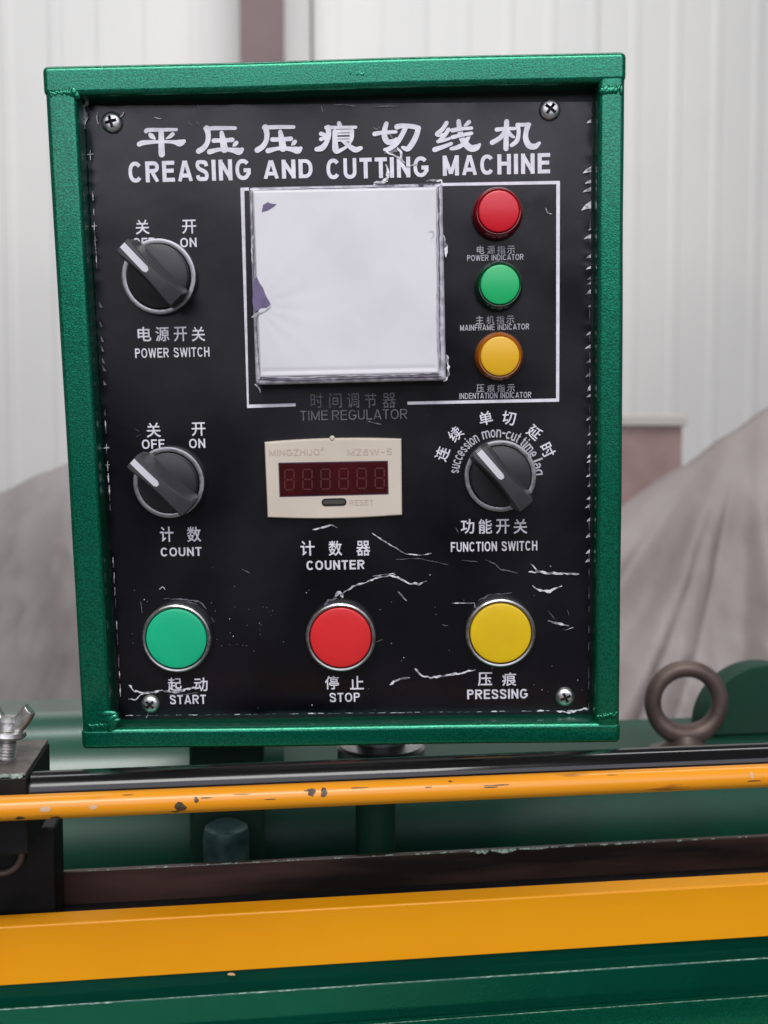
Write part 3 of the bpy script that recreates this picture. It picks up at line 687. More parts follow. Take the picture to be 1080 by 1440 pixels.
# ---- title in clerical script, traced stroke by stroke
S = 6.353
def G(ox, strokes): return [ribbon_outline([(ox+x/S, 160+y/S, w*1.1/S) for x, y, w in st]) for st in strokes]
ya = [[(660, 132, 34), (790, 128, 34), (925, 128, 30)], [(672, 130, 50), (686, 190, 42), (678, 255, 40), (645, 305, 44), (600, 334, 46)],
      [(735, 240, 38), (820, 238, 34), (900, 233, 38)], [(805, 170, 34), (818, 240, 50), (830, 318, 60)], [(697, 340, 44), (800, 318, 30), (900, 325, 40), (960, 335, 60), (988, 318, 32)], [(938, 258, 32), (922, 276, 34), (908, 288, 12)]]
title = G(185, [[(130, 156, 36), (150, 145, 34), (280, 143, 30), (400, 141, 26)], [(165, 185, 30), (180, 200, 42), (206, 222, 20)], [(368, 182, 34), (345, 202, 30), (312, 222, 12)],
                [(68, 272, 40), (110, 258, 40), (250, 250, 26), (370, 252, 30), (430, 262, 56), (468, 246, 34)], [(265, 150, 42), (267, 260, 48), (270, 362, 52)]]) \
    + G(185, ya) + G(350-82.6, [[(x, y-9, w) for x, y, w in st] for st in ya]) \
    + G(350, [[(805, 86, 36), (818, 118, 34)], [(690, 124, 32), (800, 122, 26), (955, 121, 26)], [(708, 124, 46), (712, 190, 42), (692, 258, 40), (655, 305, 48), (606, 318, 38)],
              [(645, 180, 36), (682, 190, 28)], [(645, 228, 34), (680, 214, 26)], [(770, 158, 28), (860, 155, 24), (925, 153, 28)], [(768, 158, 38), (770, 250, 44), (776, 322, 52), (800, 335, 34), (880, 290, 22), (920, 235, 20)],
              [(922, 155, 34), (920, 205, 34), (915, 232, 30)], [(785, 185, 14), (905, 183, 16)], [(785, 216, 14), (905, 214, 16)], [(785, 240, 18), (900, 238, 18)], [(840, 245, 26), (890, 285, 36), (950, 322, 46), (1000, 308, 34)]]) \
    + G(515, [[(75, 182, 38), (130, 172, 34), (265, 162, 28)], [(180, 88, 36), (164, 150, 42), (165, 210, 46), (195, 254, 46), (245, 244, 34), (268, 220, 16)],
              [(275, 118, 46), (330, 108, 38), (430, 118, 40), (468, 132, 40)], [(465, 128, 42), (450, 190, 44), (415, 262, 46), (370, 315, 44), (325, 302, 26)], [(350, 125, 40), (320, 190, 40), (270, 265, 42), (210, 312, 38), (165, 322, 26)]]) \
    + G(515, [[(718, 82, 34), (680, 140, 34), (630, 186, 34), (690, 190, 30)], [(735, 142, 34), (700, 195, 32), (650, 245, 30)], [(640, 250, 28), (690, 240, 26), (745, 222, 24)], [(612, 322, 42), (690, 296, 34), (760, 268, 28)],
              [(770, 150, 36), (850, 136, 30), (940, 130, 28)], [(770, 212, 34), (860, 190, 30), (940, 176, 30)], [(826, 66, 36), (836, 150, 44), (866, 240, 50), (930, 306, 56), (985, 300, 50), (1014, 274, 24)],
              [(918, 74, 36), (895, 95, 28), (876, 106, 12)], [(915, 205, 30), (880, 262, 34), (815, 300, 36), (758, 312, 28)]]) \
    + G(675, [[(150, 142, 36), (220, 134, 30), (310, 132, 26)], [(238, 70, 42), (234, 190, 42), (232, 312, 42)], [(222, 160, 34), (180, 215, 38), (108, 258, 40)], [(250, 160, 32), (275, 190, 32), (302, 208, 22)],
              [(335, 100, 36), (345, 165, 32), (330, 240, 36), (282, 282, 32)], [(340, 100, 34), (390, 98, 30), (440, 96, 32)], [(428, 100, 44), (410, 170, 40), (410, 230, 46), (440, 285, 50), (490, 292, 46), (530, 262, 26)]])
flat('title_lettering', title, M['print'], face, ZP, label='white title in brush style Chinese characters')
def LT(items, m='print', label=None): return letter_set('lettering', items, M[m], face, label=label)
B = .215
LT([("CREASING", 180.5, 352.5, 225.5, 255, B), ("AND", 370.5, 439.5, 224.5, 251, B), ("CUTTING", 459, 602.5, 221.5, 250.5, B), ("MACHINE", 622.5, 773.5, 217, 245.5, B)], label='white words CREASING AND CUTTING MACHINE')
CB = .013
def cn(s, boxes, y0, y1, b=CB): return [(ch_, a, b_, y0, y1, b) for ch_, (a, b_) in zip(s, boxes)]
LT(cn("关", [(190.5, 210)], 309, 329.5)+cn("开", [(256, 276)], 309, 328.5)+[("OFF", 187, 217, 334.5, 348, .17), ("ON", 253.5, 276.5, 334.5, 347.5, .17)])
LT(cn("电源开关", [(193.5, 212.5), (218.6, 238), (244.4, 263), (269.4, 288.3)], 459.5, 480)+[("POWER SWITCH", 190, 294.5, 489, 502.5, .175)], label='white words POWER SWITCH')
LT(cn("关", [(206, 226)], 594.5, 615)+cn("开", [(269.5, 289)], 594, 613)+[("OFF", 199.5, 231.5, 618, 631, .17), ("ON", 266, 288.5, 617, 630, .17)])
LT(cn("计数", [(225, 244), (263, 282.5)], 740.5, 762)+[("COUNT", 226, 283.5, 769.8, 782, .185)], label='white word COUNT')
LT(cn("计数器", [(422.5, 442.5), (462, 481), (501, 520.5)], 760.5, 781.5)+[("COUNTER", 431, 512.5, 788, 801, .20)], label='white word COUNTER')
LT(cn("功能开关", [(648, 667), (673, 692), (697.5, 716.5), (722, 741.5)], 730, 750.5)+[("FUNCTION SWITCH", 634, 755.5, 761.5, 775, .18)], label='white words FUNCTION SWITCH')
LT(cn("电源指示", [(670.5, 681), (685, 696), (699, 710.5), (713, 724)], 345.5, 357, .006)+[("POWER INDICATOR", 657, 736, 358, 366.2, .16)], 'print_mid', 'small white words POWER INDICATOR')
LT(cn("主机指示", [(669, 680), (684, 695), (698, 709), (712, 723)], 444, 455.5, .006)+[("MAINFRAME INDICATOR", 647, 744, 456, 464.2, .16)], 'print_mid', 'small white words MAINFRAME INDICATOR')
LT(cn("压痕指示", [(670, 681), (685, 696), (699, 710), (713, 724)], 540.5, 551.5, .006)+[("INDENTATION INDICATOR", 646, 747, 552, 560.2, .16)], 'print_mid', 'small white words INDENTATION INDICATOR')
LT(cn("时间调节器", [(436.7, 454), (462.7, 480.5), (488, 505), (513, 529.5), (537.5, 556.7)], 552.6, 573.5, .004), 'print_dim')
LT([("TIME", 422, 461, 577.5, 591, .12), ("REGULATOR", 467, 572.5, 576, 590, .12)], 'print_dim', 'dim grey words TIME REGULATOR')
LT(cn("起动", [(236, 255.5), (273, 292)], 953, 972)+[("START", 239, 289.6, 977.3, 990, .175)], label='white word START')
LT(cn("停止", [(457, 476.5), (492, 511.5)], 950.5, 969.5)+[("STOP", 463.7, 506, 974.3, 987, .175)], label='white word STOP')
LT(cn("压痕", [(672, 692), (706, 726)], 945.5, 964.5)+[("PRESSING", 657, 742, 969.3, 982.7, .19)], label='white word PRESSING')
# arc lettering round the function switch
KX, KY = 698.5, 668
arc = []
for ch_, px, py in zip("连续单切延时", (622, 640.5, 683, 715.5, 751.5, 770), (638, 610.5, 588, 588, 608, 633)):
    a = math.atan2(KY-py, px-KX); arc.append((ch_, px-9.5, px+9.5, py-9.5, py+9.5, CB, a-math.pi/2))
LT(arc)
adv = {'m': 1.5, 'i': .45, 'l': .45, 't': .66, '-': .7, 's': .92, 'c': .95}
def arcword(w, a0, a1, r):
    tot = sum(adv.get(q, 1) for q in w); acc = 0; out = []
    hts = {'t': (0, .97), 'i': (0, 1.0), 'l': (0, 1.0), 'g': (-.26, .74), '-': (.36, .52)}
    for q in w:
        ad = adv.get(q, 1); a = R(a0+(a1-a0)*(acc+ad/2)/tot); acc += ad
        lo, hi = hts.get(q, (0, .72)); h = 15.4*(hi-lo); rr = r+15.4*(lo+hi)/2
        wd = abs(R(a1-a0))/tot*(r+6)*(ad-.18)
        px, py = KX+rr*math.cos(a), KY-rr*math.sin(a); out.append((q, px-wd/2, px+wd/2, py-h/2, py+h/2, .15, a-math.pi/2))
    return out
LT(arcword("succession", 178, 116, 53)+arcword("mon-cut", 111, 57, 53)+arcword("time", 54, 26, 53)+arcword("lag", 22, -1, 53), 'print_mid', 'white curved words succession mon-cut time lag')
# white border line
def line(p, q, w): return ribbon_outline([(p[0], p[1], w), ((p[0]+q[0])/2, (p[1]+q[1])/2, w), (q[0], q[1], w)], 1, 2)
bl = [[(338, 264), (343.5, 264), (350, 569.5), (347.5, 573.8)], [(338, 264), (350, 263.6), (350, 268), (343.5, 268.3)], [(347.6, 573.8), (350, 569), (415.5, 567.2), (415.8, 571.4)],
                      [(573, 564.8), (782.5, 560.4), (786.3, 564.8), (573, 569)], [(782.3, 259.5), (787.5, 254.3), (786.3, 564.9), (782, 561)], [(620, 257.4), (787.5, 254.3), (783, 259), (620, 261.6)]]
for k in (0, 3): flat('border_line', bl[0:3] if k == 0 else bl[3:], M['print'], face, ZP, kind='stuff' if 0 else None)

# ---- creases, tears and the lifted film along the edges
rnd = random.Random(3)
def jag(pts, w, amp=.8, step=4):
    out = []
    for (a, b) in zip(pts, pts[1:]):
        n = max(1, int(math.hypot(b[0]-a[0], b[1]-a[1])/step))
        for k in range(n):
            t = k/n; out.append((a[0]+(b[0]-a[0])*t+rnd.uniform(-amp, amp), a[1]+(b[1]-a[1])*t+rnd.uniform(-amp, amp), w*rnd.uniform(.3, 1.2)))
    out.append((*pts[-1], w*.3)); out[0] = (out[0][0], out[0][1], w*.3)
    return ribbon_outline(out, 2, 3)
bright = [jag([(747, 793), (757, 803), (770, 806), (814, 807)], 3.4, .5), jag([(742, 804), (760, 805)], 2), jag([(749, 824), (756, 829), (772, 832), (790, 824)], 3.6, .7),
          jag([(770, 873), (790, 878), (800, 880)], 3, .8), jag([(795, 886), (806, 882)], 2), jag([(548, 963), (562, 955), (576, 953)], 3.2, 1), jag([(584, 940), (592, 950), (606, 953), (640, 948), (668, 942)], 3, .7),
          jag([(478, 836), (500, 823), (535, 812), (556, 808)], 2.4, .8), jag([(548, 809), (560, 812), (575, 820), (588, 821), (600, 817)], 3.0, 1.0), jag([(560, 832), (572, 845)], 2, .3),
          jag([(181, 963), (188, 971), (203, 975), (228, 971), (246, 974), (262, 969), (275, 967)], 3.0, .8, 3), jag([(180, 982), (190, 985), (197, 977), (207, 974)], 2.2, .9), jag([(206, 1009), (209, 1003)], 2.4, .3),
          jag([(224, 829), (229, 825), (232, 829)], 2, .4), jag([(470, 838), (478, 832), (482, 840)], 5, 1.5, 3), jag([(440, 745), (458, 741), (466, 738), (474, 742)], 2.4, .5),
          jag([(636, 848), (667, 848), (668, 856)], 1.8, .2), jag([(784, 1000), (800, 1001), (812, 998), (828, 997)], 3.4, 1.4, 3), jag([(117, 181), (120, 165), (119, 156), (122, 146), (121, 139)], 6, 1.8, 3), jag([(117, 181), (113, 170), (112, 163), (117, 155)], 3, .8, 3),
          jag([(168, 166), (172, 162), (174, 158)], 4, .5), jag([(137, 158), (136, 166), (138, 174)], 2.6, .3), jag([(217, 165), (227, 167)], 2.4, .6), jag([(525, 810), (555, 806)], 1.2, .3), jag([(767, 292), (770, 299), (776, 301)], 1.5, .3),
          jag([(524, 750), (545, 764), (571, 779)], 2, .5), jag([(571, 779), (590, 781), (607, 778)], 1.8, .4)]
dim = [jag([(240, 843), (262, 843), (280, 846), (290, 856)], 2.6, .8), jag([(262, 846), (278, 850)], 2.4, .6), jag([(455, 850), (462, 844), (474, 841)], 2.5, 1), jag([(556, 787), (588, 785), (630, 794)], 1.2, .4),
       jag([(650, 788), (672, 790)], 1.6, .3), jag([(682, 787), (696, 793), (703, 800), (728, 806)], 1.8, .5), jag([(672, 844), (690, 836), (720, 833)], 1.6, 1), jag([(190, 603), (196, 607)], 1.4, .3), jag([(192, 614), (198, 611)], 1.4, .2),
       jag([(340, 800), (352, 806)], 1.2, .4), jag([(516, 592), (536, 597)], 2, .3), jag([(265, 172), (271, 177)], 1.5, .2), jag([(277, 171), (281, 176)], 1.5, .2), jag([(470, 147), (500, 149)], 1.6, .5), jag([(527, 150), (560, 149)], 1.8, .6),
       jag([(278, 148), (282, 153)], 1.4, .2), jag([(326, 150), (332, 155)], 1.4, .2), jag([(452, 149), (454, 158)], 1.4, .2), jag([(770, 858), (778, 868), (782, 872)], 1.4, .3), jag([(798, 858), (800, 866)], 1.2, .3), jag([(528, 903), (538, 899)], 1.6, .3),
       jag([(198, 846), (200, 862)], 1.6, .3), jag([(622, 878), (630, 880)], 2, .6), jag([(297, 868), (302, 875)], 1.4, .3), jag([(230, 842), (240, 841)], 1.2, .2), jag([(236, 977), (262, 976), (280, 974)], 1.2, .5), jag([(641, 742), (645, 750)], 1.4, .3)]
for k in range(70):   # dust specks
    px, py = rnd.uniform(180, 820), rnd.uniform(790, 1000)
    if rnd.random() < .35: px, py = rnd.uniform(300, 400), rnd.uniform(835, 920)
    (bright if rnd.random() < .25 else dim).append([(px+1.1*rnd.uniform(.4, 1)*math.cos(a), py+1.0*rnd.uniform(.4, 1)*math.sin(a)) for a in [q*math.pi/3 for q in range(6)]])
# torn sliver over the letters of CUTTING and above the square cover
bright += [jag([(543, 231), (546, 240), (545, 250), (536, 256)], 5, .7), jag([(526, 257), (540, 254), (545, 255)], 4, .6), jag([(558, 207), (564, 214), (565, 224), (569, 229)], 4, .8), jag([(543, 212), (552, 218), (562, 222)], 3, 1), jag([(572, 234), (588, 231)], 2, .8)]
dim += [jag([(525, 180), (530, 182), (534, 178)], 3, .8), jag([(547, 186), (551, 193), (553, 195)], 4, 1), jag([(540, 216), (560, 210), (566, 216)], 4, 1.3, 3)]
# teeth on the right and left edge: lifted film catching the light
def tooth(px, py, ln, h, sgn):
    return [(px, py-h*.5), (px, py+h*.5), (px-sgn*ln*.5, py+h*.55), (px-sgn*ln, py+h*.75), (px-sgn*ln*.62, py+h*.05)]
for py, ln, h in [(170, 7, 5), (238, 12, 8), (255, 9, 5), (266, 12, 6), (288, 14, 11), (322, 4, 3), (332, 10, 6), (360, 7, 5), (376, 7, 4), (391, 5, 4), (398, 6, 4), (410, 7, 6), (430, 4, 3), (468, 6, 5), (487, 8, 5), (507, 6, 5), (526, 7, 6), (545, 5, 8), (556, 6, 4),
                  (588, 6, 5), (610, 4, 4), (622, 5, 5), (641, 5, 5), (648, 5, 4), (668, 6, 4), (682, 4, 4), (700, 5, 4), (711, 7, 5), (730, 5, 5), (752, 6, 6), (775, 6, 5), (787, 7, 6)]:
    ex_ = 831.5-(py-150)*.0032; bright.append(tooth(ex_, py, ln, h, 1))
for k in range(30):
    py = 230+k*26+rnd.uniform(-6, 6); ex_ = 831-(py-150)*.0032; dim.append(jag([(ex_-.6, py), (ex_-.8, py+rnd.uniform(8, 20))], 1.2, .3))
for py in [217, 276, 300, 318, 329, 338, 350, 362, 376, 430, 458, 478, 492, 508, 520, 540, 582, 596, 606, 630, 654, 670, 686, 692, 700, 715, 790, 812, 830, 850, 880, 895, 905, 930, 950, 970]:
    lx = 123+(py-150)*(48/860); ln = rnd.uniform(3, 8)
    tgt = bright if rnd.random() < .6 else dim
    if py in (217, 629, 318, 338, 630, 654, 686): tgt.append(jag([(lx-ln*.7, py), (lx+ln*.8, py-.5)], 2, .3)); tgt.append(jag([(lx, py-6), (lx+.4, py+8)], 1.2, .2))
    elif 420 < py < 560: dim.append([(lx, py-rnd.uniform(3, 7)), (lx+1.2, py-5), (lx+rnd.uniform(3, 7), py+rnd.uniform(1, 4)), (lx+1.4, py+2)])
    else: tgt.append(jag([(lx+.3, py-rnd.uniform(4, 10)), (lx+.8, py+rnd.uniform(2, 10))], 1.5, .3))
for k in range(46):
    px = 175+k*14.2+rnd.uniform(-5, 5); py = 1006.5-(px-170)*.0115
    (bright if rnd.random() < .4 else dim).append(jag([(px, py), (px+rnd.uniform(4, 12), py-.3)], rnd.uniform(.9, 2.6), .5))
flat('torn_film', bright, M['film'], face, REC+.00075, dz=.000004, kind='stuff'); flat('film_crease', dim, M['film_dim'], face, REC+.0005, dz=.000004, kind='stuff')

# ---- screws
def screw(px, py, r, rot):
    q = L(px, py, REC+.002); rr = radius(px, py, r, REC+.002); vs, fs = [], []; NR, NA = 22, 72
    for j in range(NR+1):
        t = j/NR; rad = rr*(1-t)
        for i in range(NA):
            a = 2*math.pi*i/NA; x, y = rad*math.cos(a), rad*math.sin(a); z = .0024*(max(0, 1-(rad/rr)**3.2))**.5
            u, v = x*math.cos(rot)+y*math.sin(rot), -x*math.sin(rot)+y*math.cos(rot); cw_ = .12*rr; cl = .54*rr
            if (abs(u) < cw_ and abs(v) < cl) or (abs(v) < cw_ and abs(u) < cl): z -= .0022
            vs.append((q[0]+x, q[1]+y, REC+.0004+z))
    for j in range(NR):
        for i in range(NA): k = (i+1) % NA; fs.append((j*NA+i, j*NA+k, (j+1)*NA+k, (j+1)*NA+i))
    o = auto(mk('screw', vs, fs, M['screw'], box), 40); o.data.materials.append(M['recess'])
    for f_ in o.data.polygons:
        cx_, cy_ = f_.center.x-q[0], f_.center.y-q[1]; u, v = cx_*math.cos(rot)+cy_*math.sin(rot), -cx_*math.sin(rot)+cy_*math.cos(rot)
        if (abs(u) < cw_ and abs(v) < cl) or (abs(v) < cw_ and abs(u) < cl): f_.material_index = 1
    return o
for a in [(156, 171, 15, .25), (774, 153, 15.2, .9), (211, 991, 13.2, .75), (795, 981, 13.8, .4)]: screw(*a)

# ---- push buttons
def push(px, py, ro, cap, label):
    z = REC+.0045; q = L(px, py, z); r = radius(px, py, ro, z)
    b = lathe('push_button', [(r*.985, .0), (r, .001), (r, .0035), (r*.985, .0044), (r*.945, .0048), (r*.905, .0046), (r*.885, .0040), (r*.88, .002)], M['satin'], box, q[0], q[1], REC+.0003, 96, cap=False)
    c_ = lathe('button_cap', [(r*.868, .0015), (r*.868, .0040), (r*.855, .0046), (r*.82, .0049), (r*.6, .0052), (r*.3, .0054), (r*.05, .00545)], cap, b, q[0], q[1], REC+.0003, 96)
    b['label'] = label
push(248, 898, 49, M['cap_green'], 'emerald green START push button'); push(479, 896.5, 49.5, M['cap_red'], 'red STOP push button'); push(704, 890.5, 49.5, M['cap_yellow'], 'yellow PRESSING push button')

# ---- indicator lamps
def lamp(px, py, ro, cup, lens, label):
    z = REC+.003; q = L(px, py, z); r = radius(px, py, ro, z)
    b = lathe('indicator_lamp', [(r, 0), (r*1.0, .0035), (r*.97, .0052), (r*.90, .0072), (r*.865, .0078), (r*.83, .0077), (r*.80, .0070)], cup, box, q[0], q[1], REC+.0003, 80, cap=False)
    lathe('lamp_lens', [(r*.815, .0055), (r*.805, .0078), (r*.78, .0086), (r*.72, .0089), (r*.4, .0093), (r*.05, .0094)], lens, b, q[0], q[1], REC+.0003, 80)
    b['label'] = label
lamp(699.8, 300, 35.5, M['cup_red'], M['lens_red'], 'red power indicator lamp'); lamp(701.5, 401.8, 34, M['cup_green'], M['lens_green'], 'green mainframe indicator lamp'); lamp(701.5, 501.2, 34, M['cup_yellow'], M['lens_yellow'], 'yellow indentation indicator lamp')

# ---- selector switches
def selector(px, py, ro, ang, label):
    z = REC+.003; q = L(px, py, z); r = radius(px, py, ro, z); Z = REC+.0003
    b = lathe('selector_switch', [(r*.98, 0), (r, .001), (r, .0026), (r*.985, .0034), (r*.93, .0036), (r*.87, .0034), (r*.855, .0028), (r*.85, .001)], M['satin'], box, q[0], q[1], Z, 96, cap=False)
    b['label'] = label
    lathe('dial', [(r*.84, .0005), (r*.835, .0052), (r*.80, .0062), (r*.6, .0070), (r*.3, .0074), (r*.05, .0075)], M['knob'], b, q[0], q[1], Z, 80)
    # lever: lofted bar with scooped flanks
    vs, fs = [], []; NS = 28; ca, sa = math.cos(ang), math.sin(ang); ztop = .0205
    for i in range(NS+1):
        t = -1+2*i/NS; s_ = t*(.0158 if t > 0 else .0148)
        wt = .0026+.0013*abs(t)**1.6; wb_ = .0060-.0012*t*t; z0 = .004+max(0, abs(t)-.78)*.030
        zt_ = ztop-.0016*t*t-(.002*max(0, -t-.55))
        if abs(t) > .94: wt -= .0005; wb_ -= .0006
        wm = wt+(wb_-wt)*.16
        ring = [(-wb_, z0), (-wm-.0006, z0+(zt_-z0)*.35), (-wm+.0002, z0+(zt_-z0)*.7), (-wt-.0001, zt_-.0006), (-wt+.0005, zt_), (0, zt_+.00015), (wt-.0005, zt_), (wt+.0001, zt_-.0006), (wm-.0002, z0+(zt_-z0)*.7), (wm+.0006, z0+(zt_-z0)*.35), (wb_, z0)]
        for w, zz in ring: vs.append((q[0]+s_*ca-w*sa, q[1]+s_*sa+w*ca, Z+zz))
    m = 11
    for i in range(NS):
        for k in range(m-1): fs.append((i*m+k, i*m+k+1, (i+1)*m+k+1, (i+1)*m+k))
        fs.append((i*m+m-1, i*m, (i+1)*m, (i+1)*m+m-1))
    fs += [tuple(range(m)), tuple(NS*m+k for k in reversed(range(m)))]
    auto(mk('lever', vs, fs, M['lever'], b), 30)
    # white pointer stripe on the lever, ends at the tip
    out = []; zs_ = []
    vs, fs = [], []
    for i in range(13):
        s_ = .0008+i/12*.0148; t = s_/.0158; zt_ = ztop-.0016*t*t+.0003; w = .00135
        if i == 0: w = .0007
        for sg in (-1, 1): vs.append((q[0]+s_*ca-sg*w*sa, q[1]+s_*sa+sg*w*ca, Z+zt_))
    for i in range(12): fs.append((2*i, 2*i+1, 2*i+3, 2*i+2))
    t = 1.0; s_ = .0160
    for sg in (-1, 1): vs.append((q[0]+s_*ca-sg*.0012*sa, q[1]+s_*sa+sg*.0012*ca, Z+ztop-.0045))
    fs.append((24, 25, 27, 26))
    mk('pointer_stripe', vs, fs, M['stripe'], b)
selector(223.5, 389, 52.5, R(133), 'black power selector switch turned to OFF'); selector(237.5, 678.5, 50.3, R(136), 'black count selector switch turned to OFF'); selector(703.5, 669.5, 50.8, R(130), 'black function selector switch')

# ---- counter
zc = REC+.0045
def bowed(x0, y0, x1, y1, bow, inset=0, n=14):
    pts = []
    for k in range(n+1): t = k/n; pts.append((x0[0]+(x0[2]-x0[0])*t, x0[1]+(x0[3]-x0[1])*t-bow*4*t*(1-t)))
    for k in range(n+1): t = k/n; pts.append((x1[0]+(x1[2]-x1[0])*t, x1[1]+(x1[3]-x1[1])*t+bow*4*t*(1-t)))
    return pts
ol = bowed((371.5, 622, 564.5, 617.5), 0, (565.5, 724.5, 376, 728), 0, 3.2)
pts = [L(x, y, zc) for x, y in ol]
bm = bmesh.new(); vv = [bm.verts.new((x, y, zc)) for x, y in pts]; f = bm.faces.new(vv)
ex = bmesh.ops.extrude_face_region(bm, geom=[f]); bmesh.ops.translate(bm, verts=[v for v in ex['geom'] if isinstance(v, bmesh.types.BMVert)], vec=(0, 0, -.0042))
bmesh.ops.recalc_face_normals(bm, faces=bm.faces[:])
te = [e_ for e_ in bm.edges if all(abs(v.co.z-zc) < 1e-7 for v in e_.verts)]
bmesh.ops.bevel(bm, geom=te, offset=.0009, segments=3, profile=.5, affect='EDGES')
me = bpy.data.meshes.new('counter'); bm.to_mesh(me); bm.free(); me.materials.append(M['cream'])
cnt = bpy.data.objects.new('counter', me); COL.objects.link(cnt); cnt.parent = box; auto(cnt, 30); cnt['label'] = 'cream pulse counter with a dark red display window'
flat('window_rim', [[(391.3, 650.6), (545.6, 647.8), (546.6, 695.2), (393, 699)]], M['groove'], cnt, zc+.0001)
flat('display_window', [[(392.6, 652), (544.4, 649.3), (545.2, 693.8), (394.3, 697.6)]], M['maroon'], cnt, zc+.0003)
segs = []
for k in range(6):
    cx = 407+k*25.4; cy = 674.6-k*.45; w, h, t_ = 6.4, 14, 2.0
    for (a, b_) in [((-w, -h), (w, -h)), ((-w, 0), (w, 0)), ((-w, h), (w, h)), ((-w, -h), (-w, 0)), ((w, -h), (w, 0)), ((-w, 0), (-w, h)), ((w, 0), (w, h))]:
        g = .16; ax_, ay_ = a[0]+(b_[0]-a[0])*g*.8, a[1]+(b_[1]-a[1])*g*.8; bx_, by_ = b_[0]-(b_[0]-a[0])*g*.8, b_[1]-(b_[1]-a[1])*g*.8
        segs.append((k, line((cx+ax_, cy+ay_), (cx+bx_, cy+by_), t_)))
for k in range(6): flat('digit', [s_ for kk, s_ in segs if kk == k], M['segment'], cnt, zc+.00045)
flat('button_rim', [ribbon_outline([(457.5, 706.4, 10.6), (470, 706.1, 10.6), (482, 705.8, 10.6)], 3, 10)], M['rubber_dark'], cnt, zc+.0003)
pz = zc+.0007
flat('reset_button', [ribbon_outline([(457.5, 706.2, 6), (470, 705.9, 6), (482, 705.6, 6)], 3, 10)], M['rubber'], cnt, pz)
letter_set('lettering', [("MINGZHUO", 378.5, 449.5, 631.5, 640.5, .15), ("®", 451, 456, 629, 633.5, 0), ("MZ6W-5", 488, 551, 631, 640, .15), ("RESET", 491.5, 525, 702.8, 710.3, .14)], M['cprint'], cnt, z=zc+.00015, label='faint brown words on the cream counter')
kn = lathe('top_tab', [(.0012, 0), (.0011, .001), (.0005, .0015)], M['cream'], cnt, *L(467, 616.5, zc), zc-.001, 16)

# ---- time regulator under its white film cover
def plate(name, quad, z0, z1, bev, mat_, parent, crad=0, seg=4):
    pts = [L(x, y, z1) for x, y in quad]; bm = bmesh.new(); vv = [bm.verts.new((x, y, z1)) for x, y in pts]; f = bm.faces.new(vv)
    ex = bmesh.ops.extrude_face_region(bm, geom=[f]); bmesh.ops.translate(bm, verts=[v for v in ex['geom'] if isinstance(v, bmesh.types.BMVert)], vec=(0, 0, z0-z1))
    bmesh.ops.recalc_face_normals(bm, faces=bm.faces[:])
    if crad:
        ve = [e_ for e_ in bm.edges if abs(e_.verts[0].co.z-e_.verts[1].co.z) > 1e-5]; bmesh.ops.bevel(bm, geom=ve, offset=crad, segments=4, profile=.5, affect='EDGES')
    te = [e_ for e_ in bm.edges if all(abs(v.co.z-z1) < 1e-6 for v in e_.verts)]
    bmesh.ops.bevel(bm, geom=te, offset=bev, segments=seg, profile=.5, affect='EDGES')
    me = bpy.data.meshes.new(name); bm.to_mesh(me); bm.free(); me.materials.append(mat_)
    o = bpy.data.objects.new(name, me); COL.objects.link(o); o.parent = parent; return auto(o, 50)
zr = REC+.0105
reg = plate('time_regulator', [(349.5, 263), (622.5, 257), (627.5, 535), (359, 541.5)], REC+.0002, zr, .0016, M['paper_edge'], box, .0012)
reg['label'] = 'square time regulator wrapped in white protective film'
zf = zr+.0014
cq = [L(*q, zf) for q in [(354, 267), (615.5, 262), (618, 526.5), (364.5, 532)]]
N = 90; vs, fs = [], []
for j in range(N+1):
    for i in range(N+1):
        u, v = i/N, j/N; u = .5-.5*math.cos(math.pi*u)*(1 if True else 0); v = .5-.5*math.cos(math.pi*v)
        x = (cq[0][0]*(1-u)+cq[1][0]*u)*(1-v)+(cq[3][0]*(1-u)+cq[2][0]*u)*v; y = (cq[0][1]*(1-u)+cq[1][1]*u)*(1-v)+(cq[3][1]*(1-u)+cq[2][1]*u)*v
        d = min(u, 1-u, v, 1-v)*.078; z = zf-.0013*max(0, 1-d/.0011)**2
        k = min(1, d/.004)
        z += k*(.00006*math.sin(x*130+y*60+1)+.00004*math.sin(y*190-x*80)+.00001*math.sin(x*620+2*math.sin(y*300)))
        r_ = math.hypot(x-cq[3][0]-.006, (y-cq[0][1]+.047)*1.0); z += .00006*math.sin(math.atan2(y-cq[0][1]+.047, x-cq[0][0])*16)*math.exp(-r_*55)*k
        z -= .00035*math.exp(-((v-.965)/.012)**2)*k
        vs.append((x, y, z))
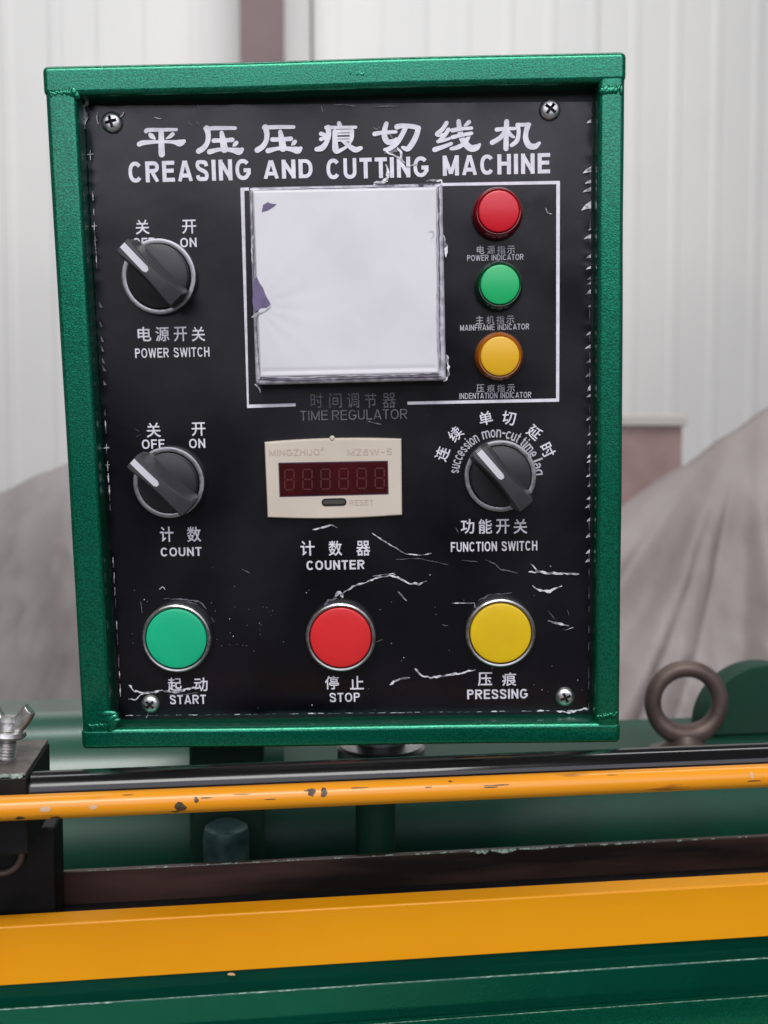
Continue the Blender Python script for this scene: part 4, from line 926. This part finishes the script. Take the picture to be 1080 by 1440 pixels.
for j in range(N):
    for i in range(N): a = j*(N+1)+i; fs.append((a, a+N+1, a+N+2, a+1))
cov = mk('film_cover', vs, fs, M['paper'], reg, True)
flat('film_tear', [[(356, 396), (361, 389), (365, 398), (370, 405), (374, 416), (381, 428), (376, 432), (367, 433), (362, 437), (358, 439), (355, 425)]], M['purple'], reg, zf+.0002, label='purple grey label showing through a tear in the film')
flat('film_tear', [[(368, 298), (370, 288), (377, 284), (380, 286), (389, 287), (384, 291), (376, 296)]], M['purple'], reg, zf+.0002)
cre = [jag([(381, 428), (372, 437), (362, 442), (354, 446)], 4, 1), jag([(355, 372), (354, 340), (356, 330)], 2, .6), jag([(615, 290), (614, 340), (616, 380), (614, 440), (616, 500)], 1.6, .6, 6), jag([(365, 530), (420, 531), (500, 528), (560, 527), (616, 524)], 1.6, .5, 7),
       jag([(603, 326), (606, 324), (610, 326), (609, 333), (605, 335)], 1.4, .3)]
flat('film_wrinkle', cre, M['paper_edge'], reg, zf+.0004, kind='stuff')
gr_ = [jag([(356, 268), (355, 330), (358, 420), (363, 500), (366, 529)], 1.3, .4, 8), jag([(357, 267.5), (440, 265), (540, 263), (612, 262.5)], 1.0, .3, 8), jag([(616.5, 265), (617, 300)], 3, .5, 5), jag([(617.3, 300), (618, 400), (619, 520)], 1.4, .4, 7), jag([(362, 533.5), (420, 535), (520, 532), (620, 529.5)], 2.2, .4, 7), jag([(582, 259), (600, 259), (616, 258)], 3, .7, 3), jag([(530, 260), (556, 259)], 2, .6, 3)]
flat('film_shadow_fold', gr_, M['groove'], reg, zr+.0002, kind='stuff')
loose = [jag([(624, 330), (627, 345), (627, 362)], 4, .8), jag([(628, 500), (631, 515), (630, 530), (624, 536)], 4, .8, 3), jag([(358, 540), (364, 545), (366, 552)], 2.4, .4, 3), jag([(525, 259), (541, 256), (546, 252)], 4, .7), jag([(600, 254), (620, 254), (624, 262)], 3, .8, 4)]
flat('loose_film', loose, M['film'], reg, zr-.002, kind='stuff')
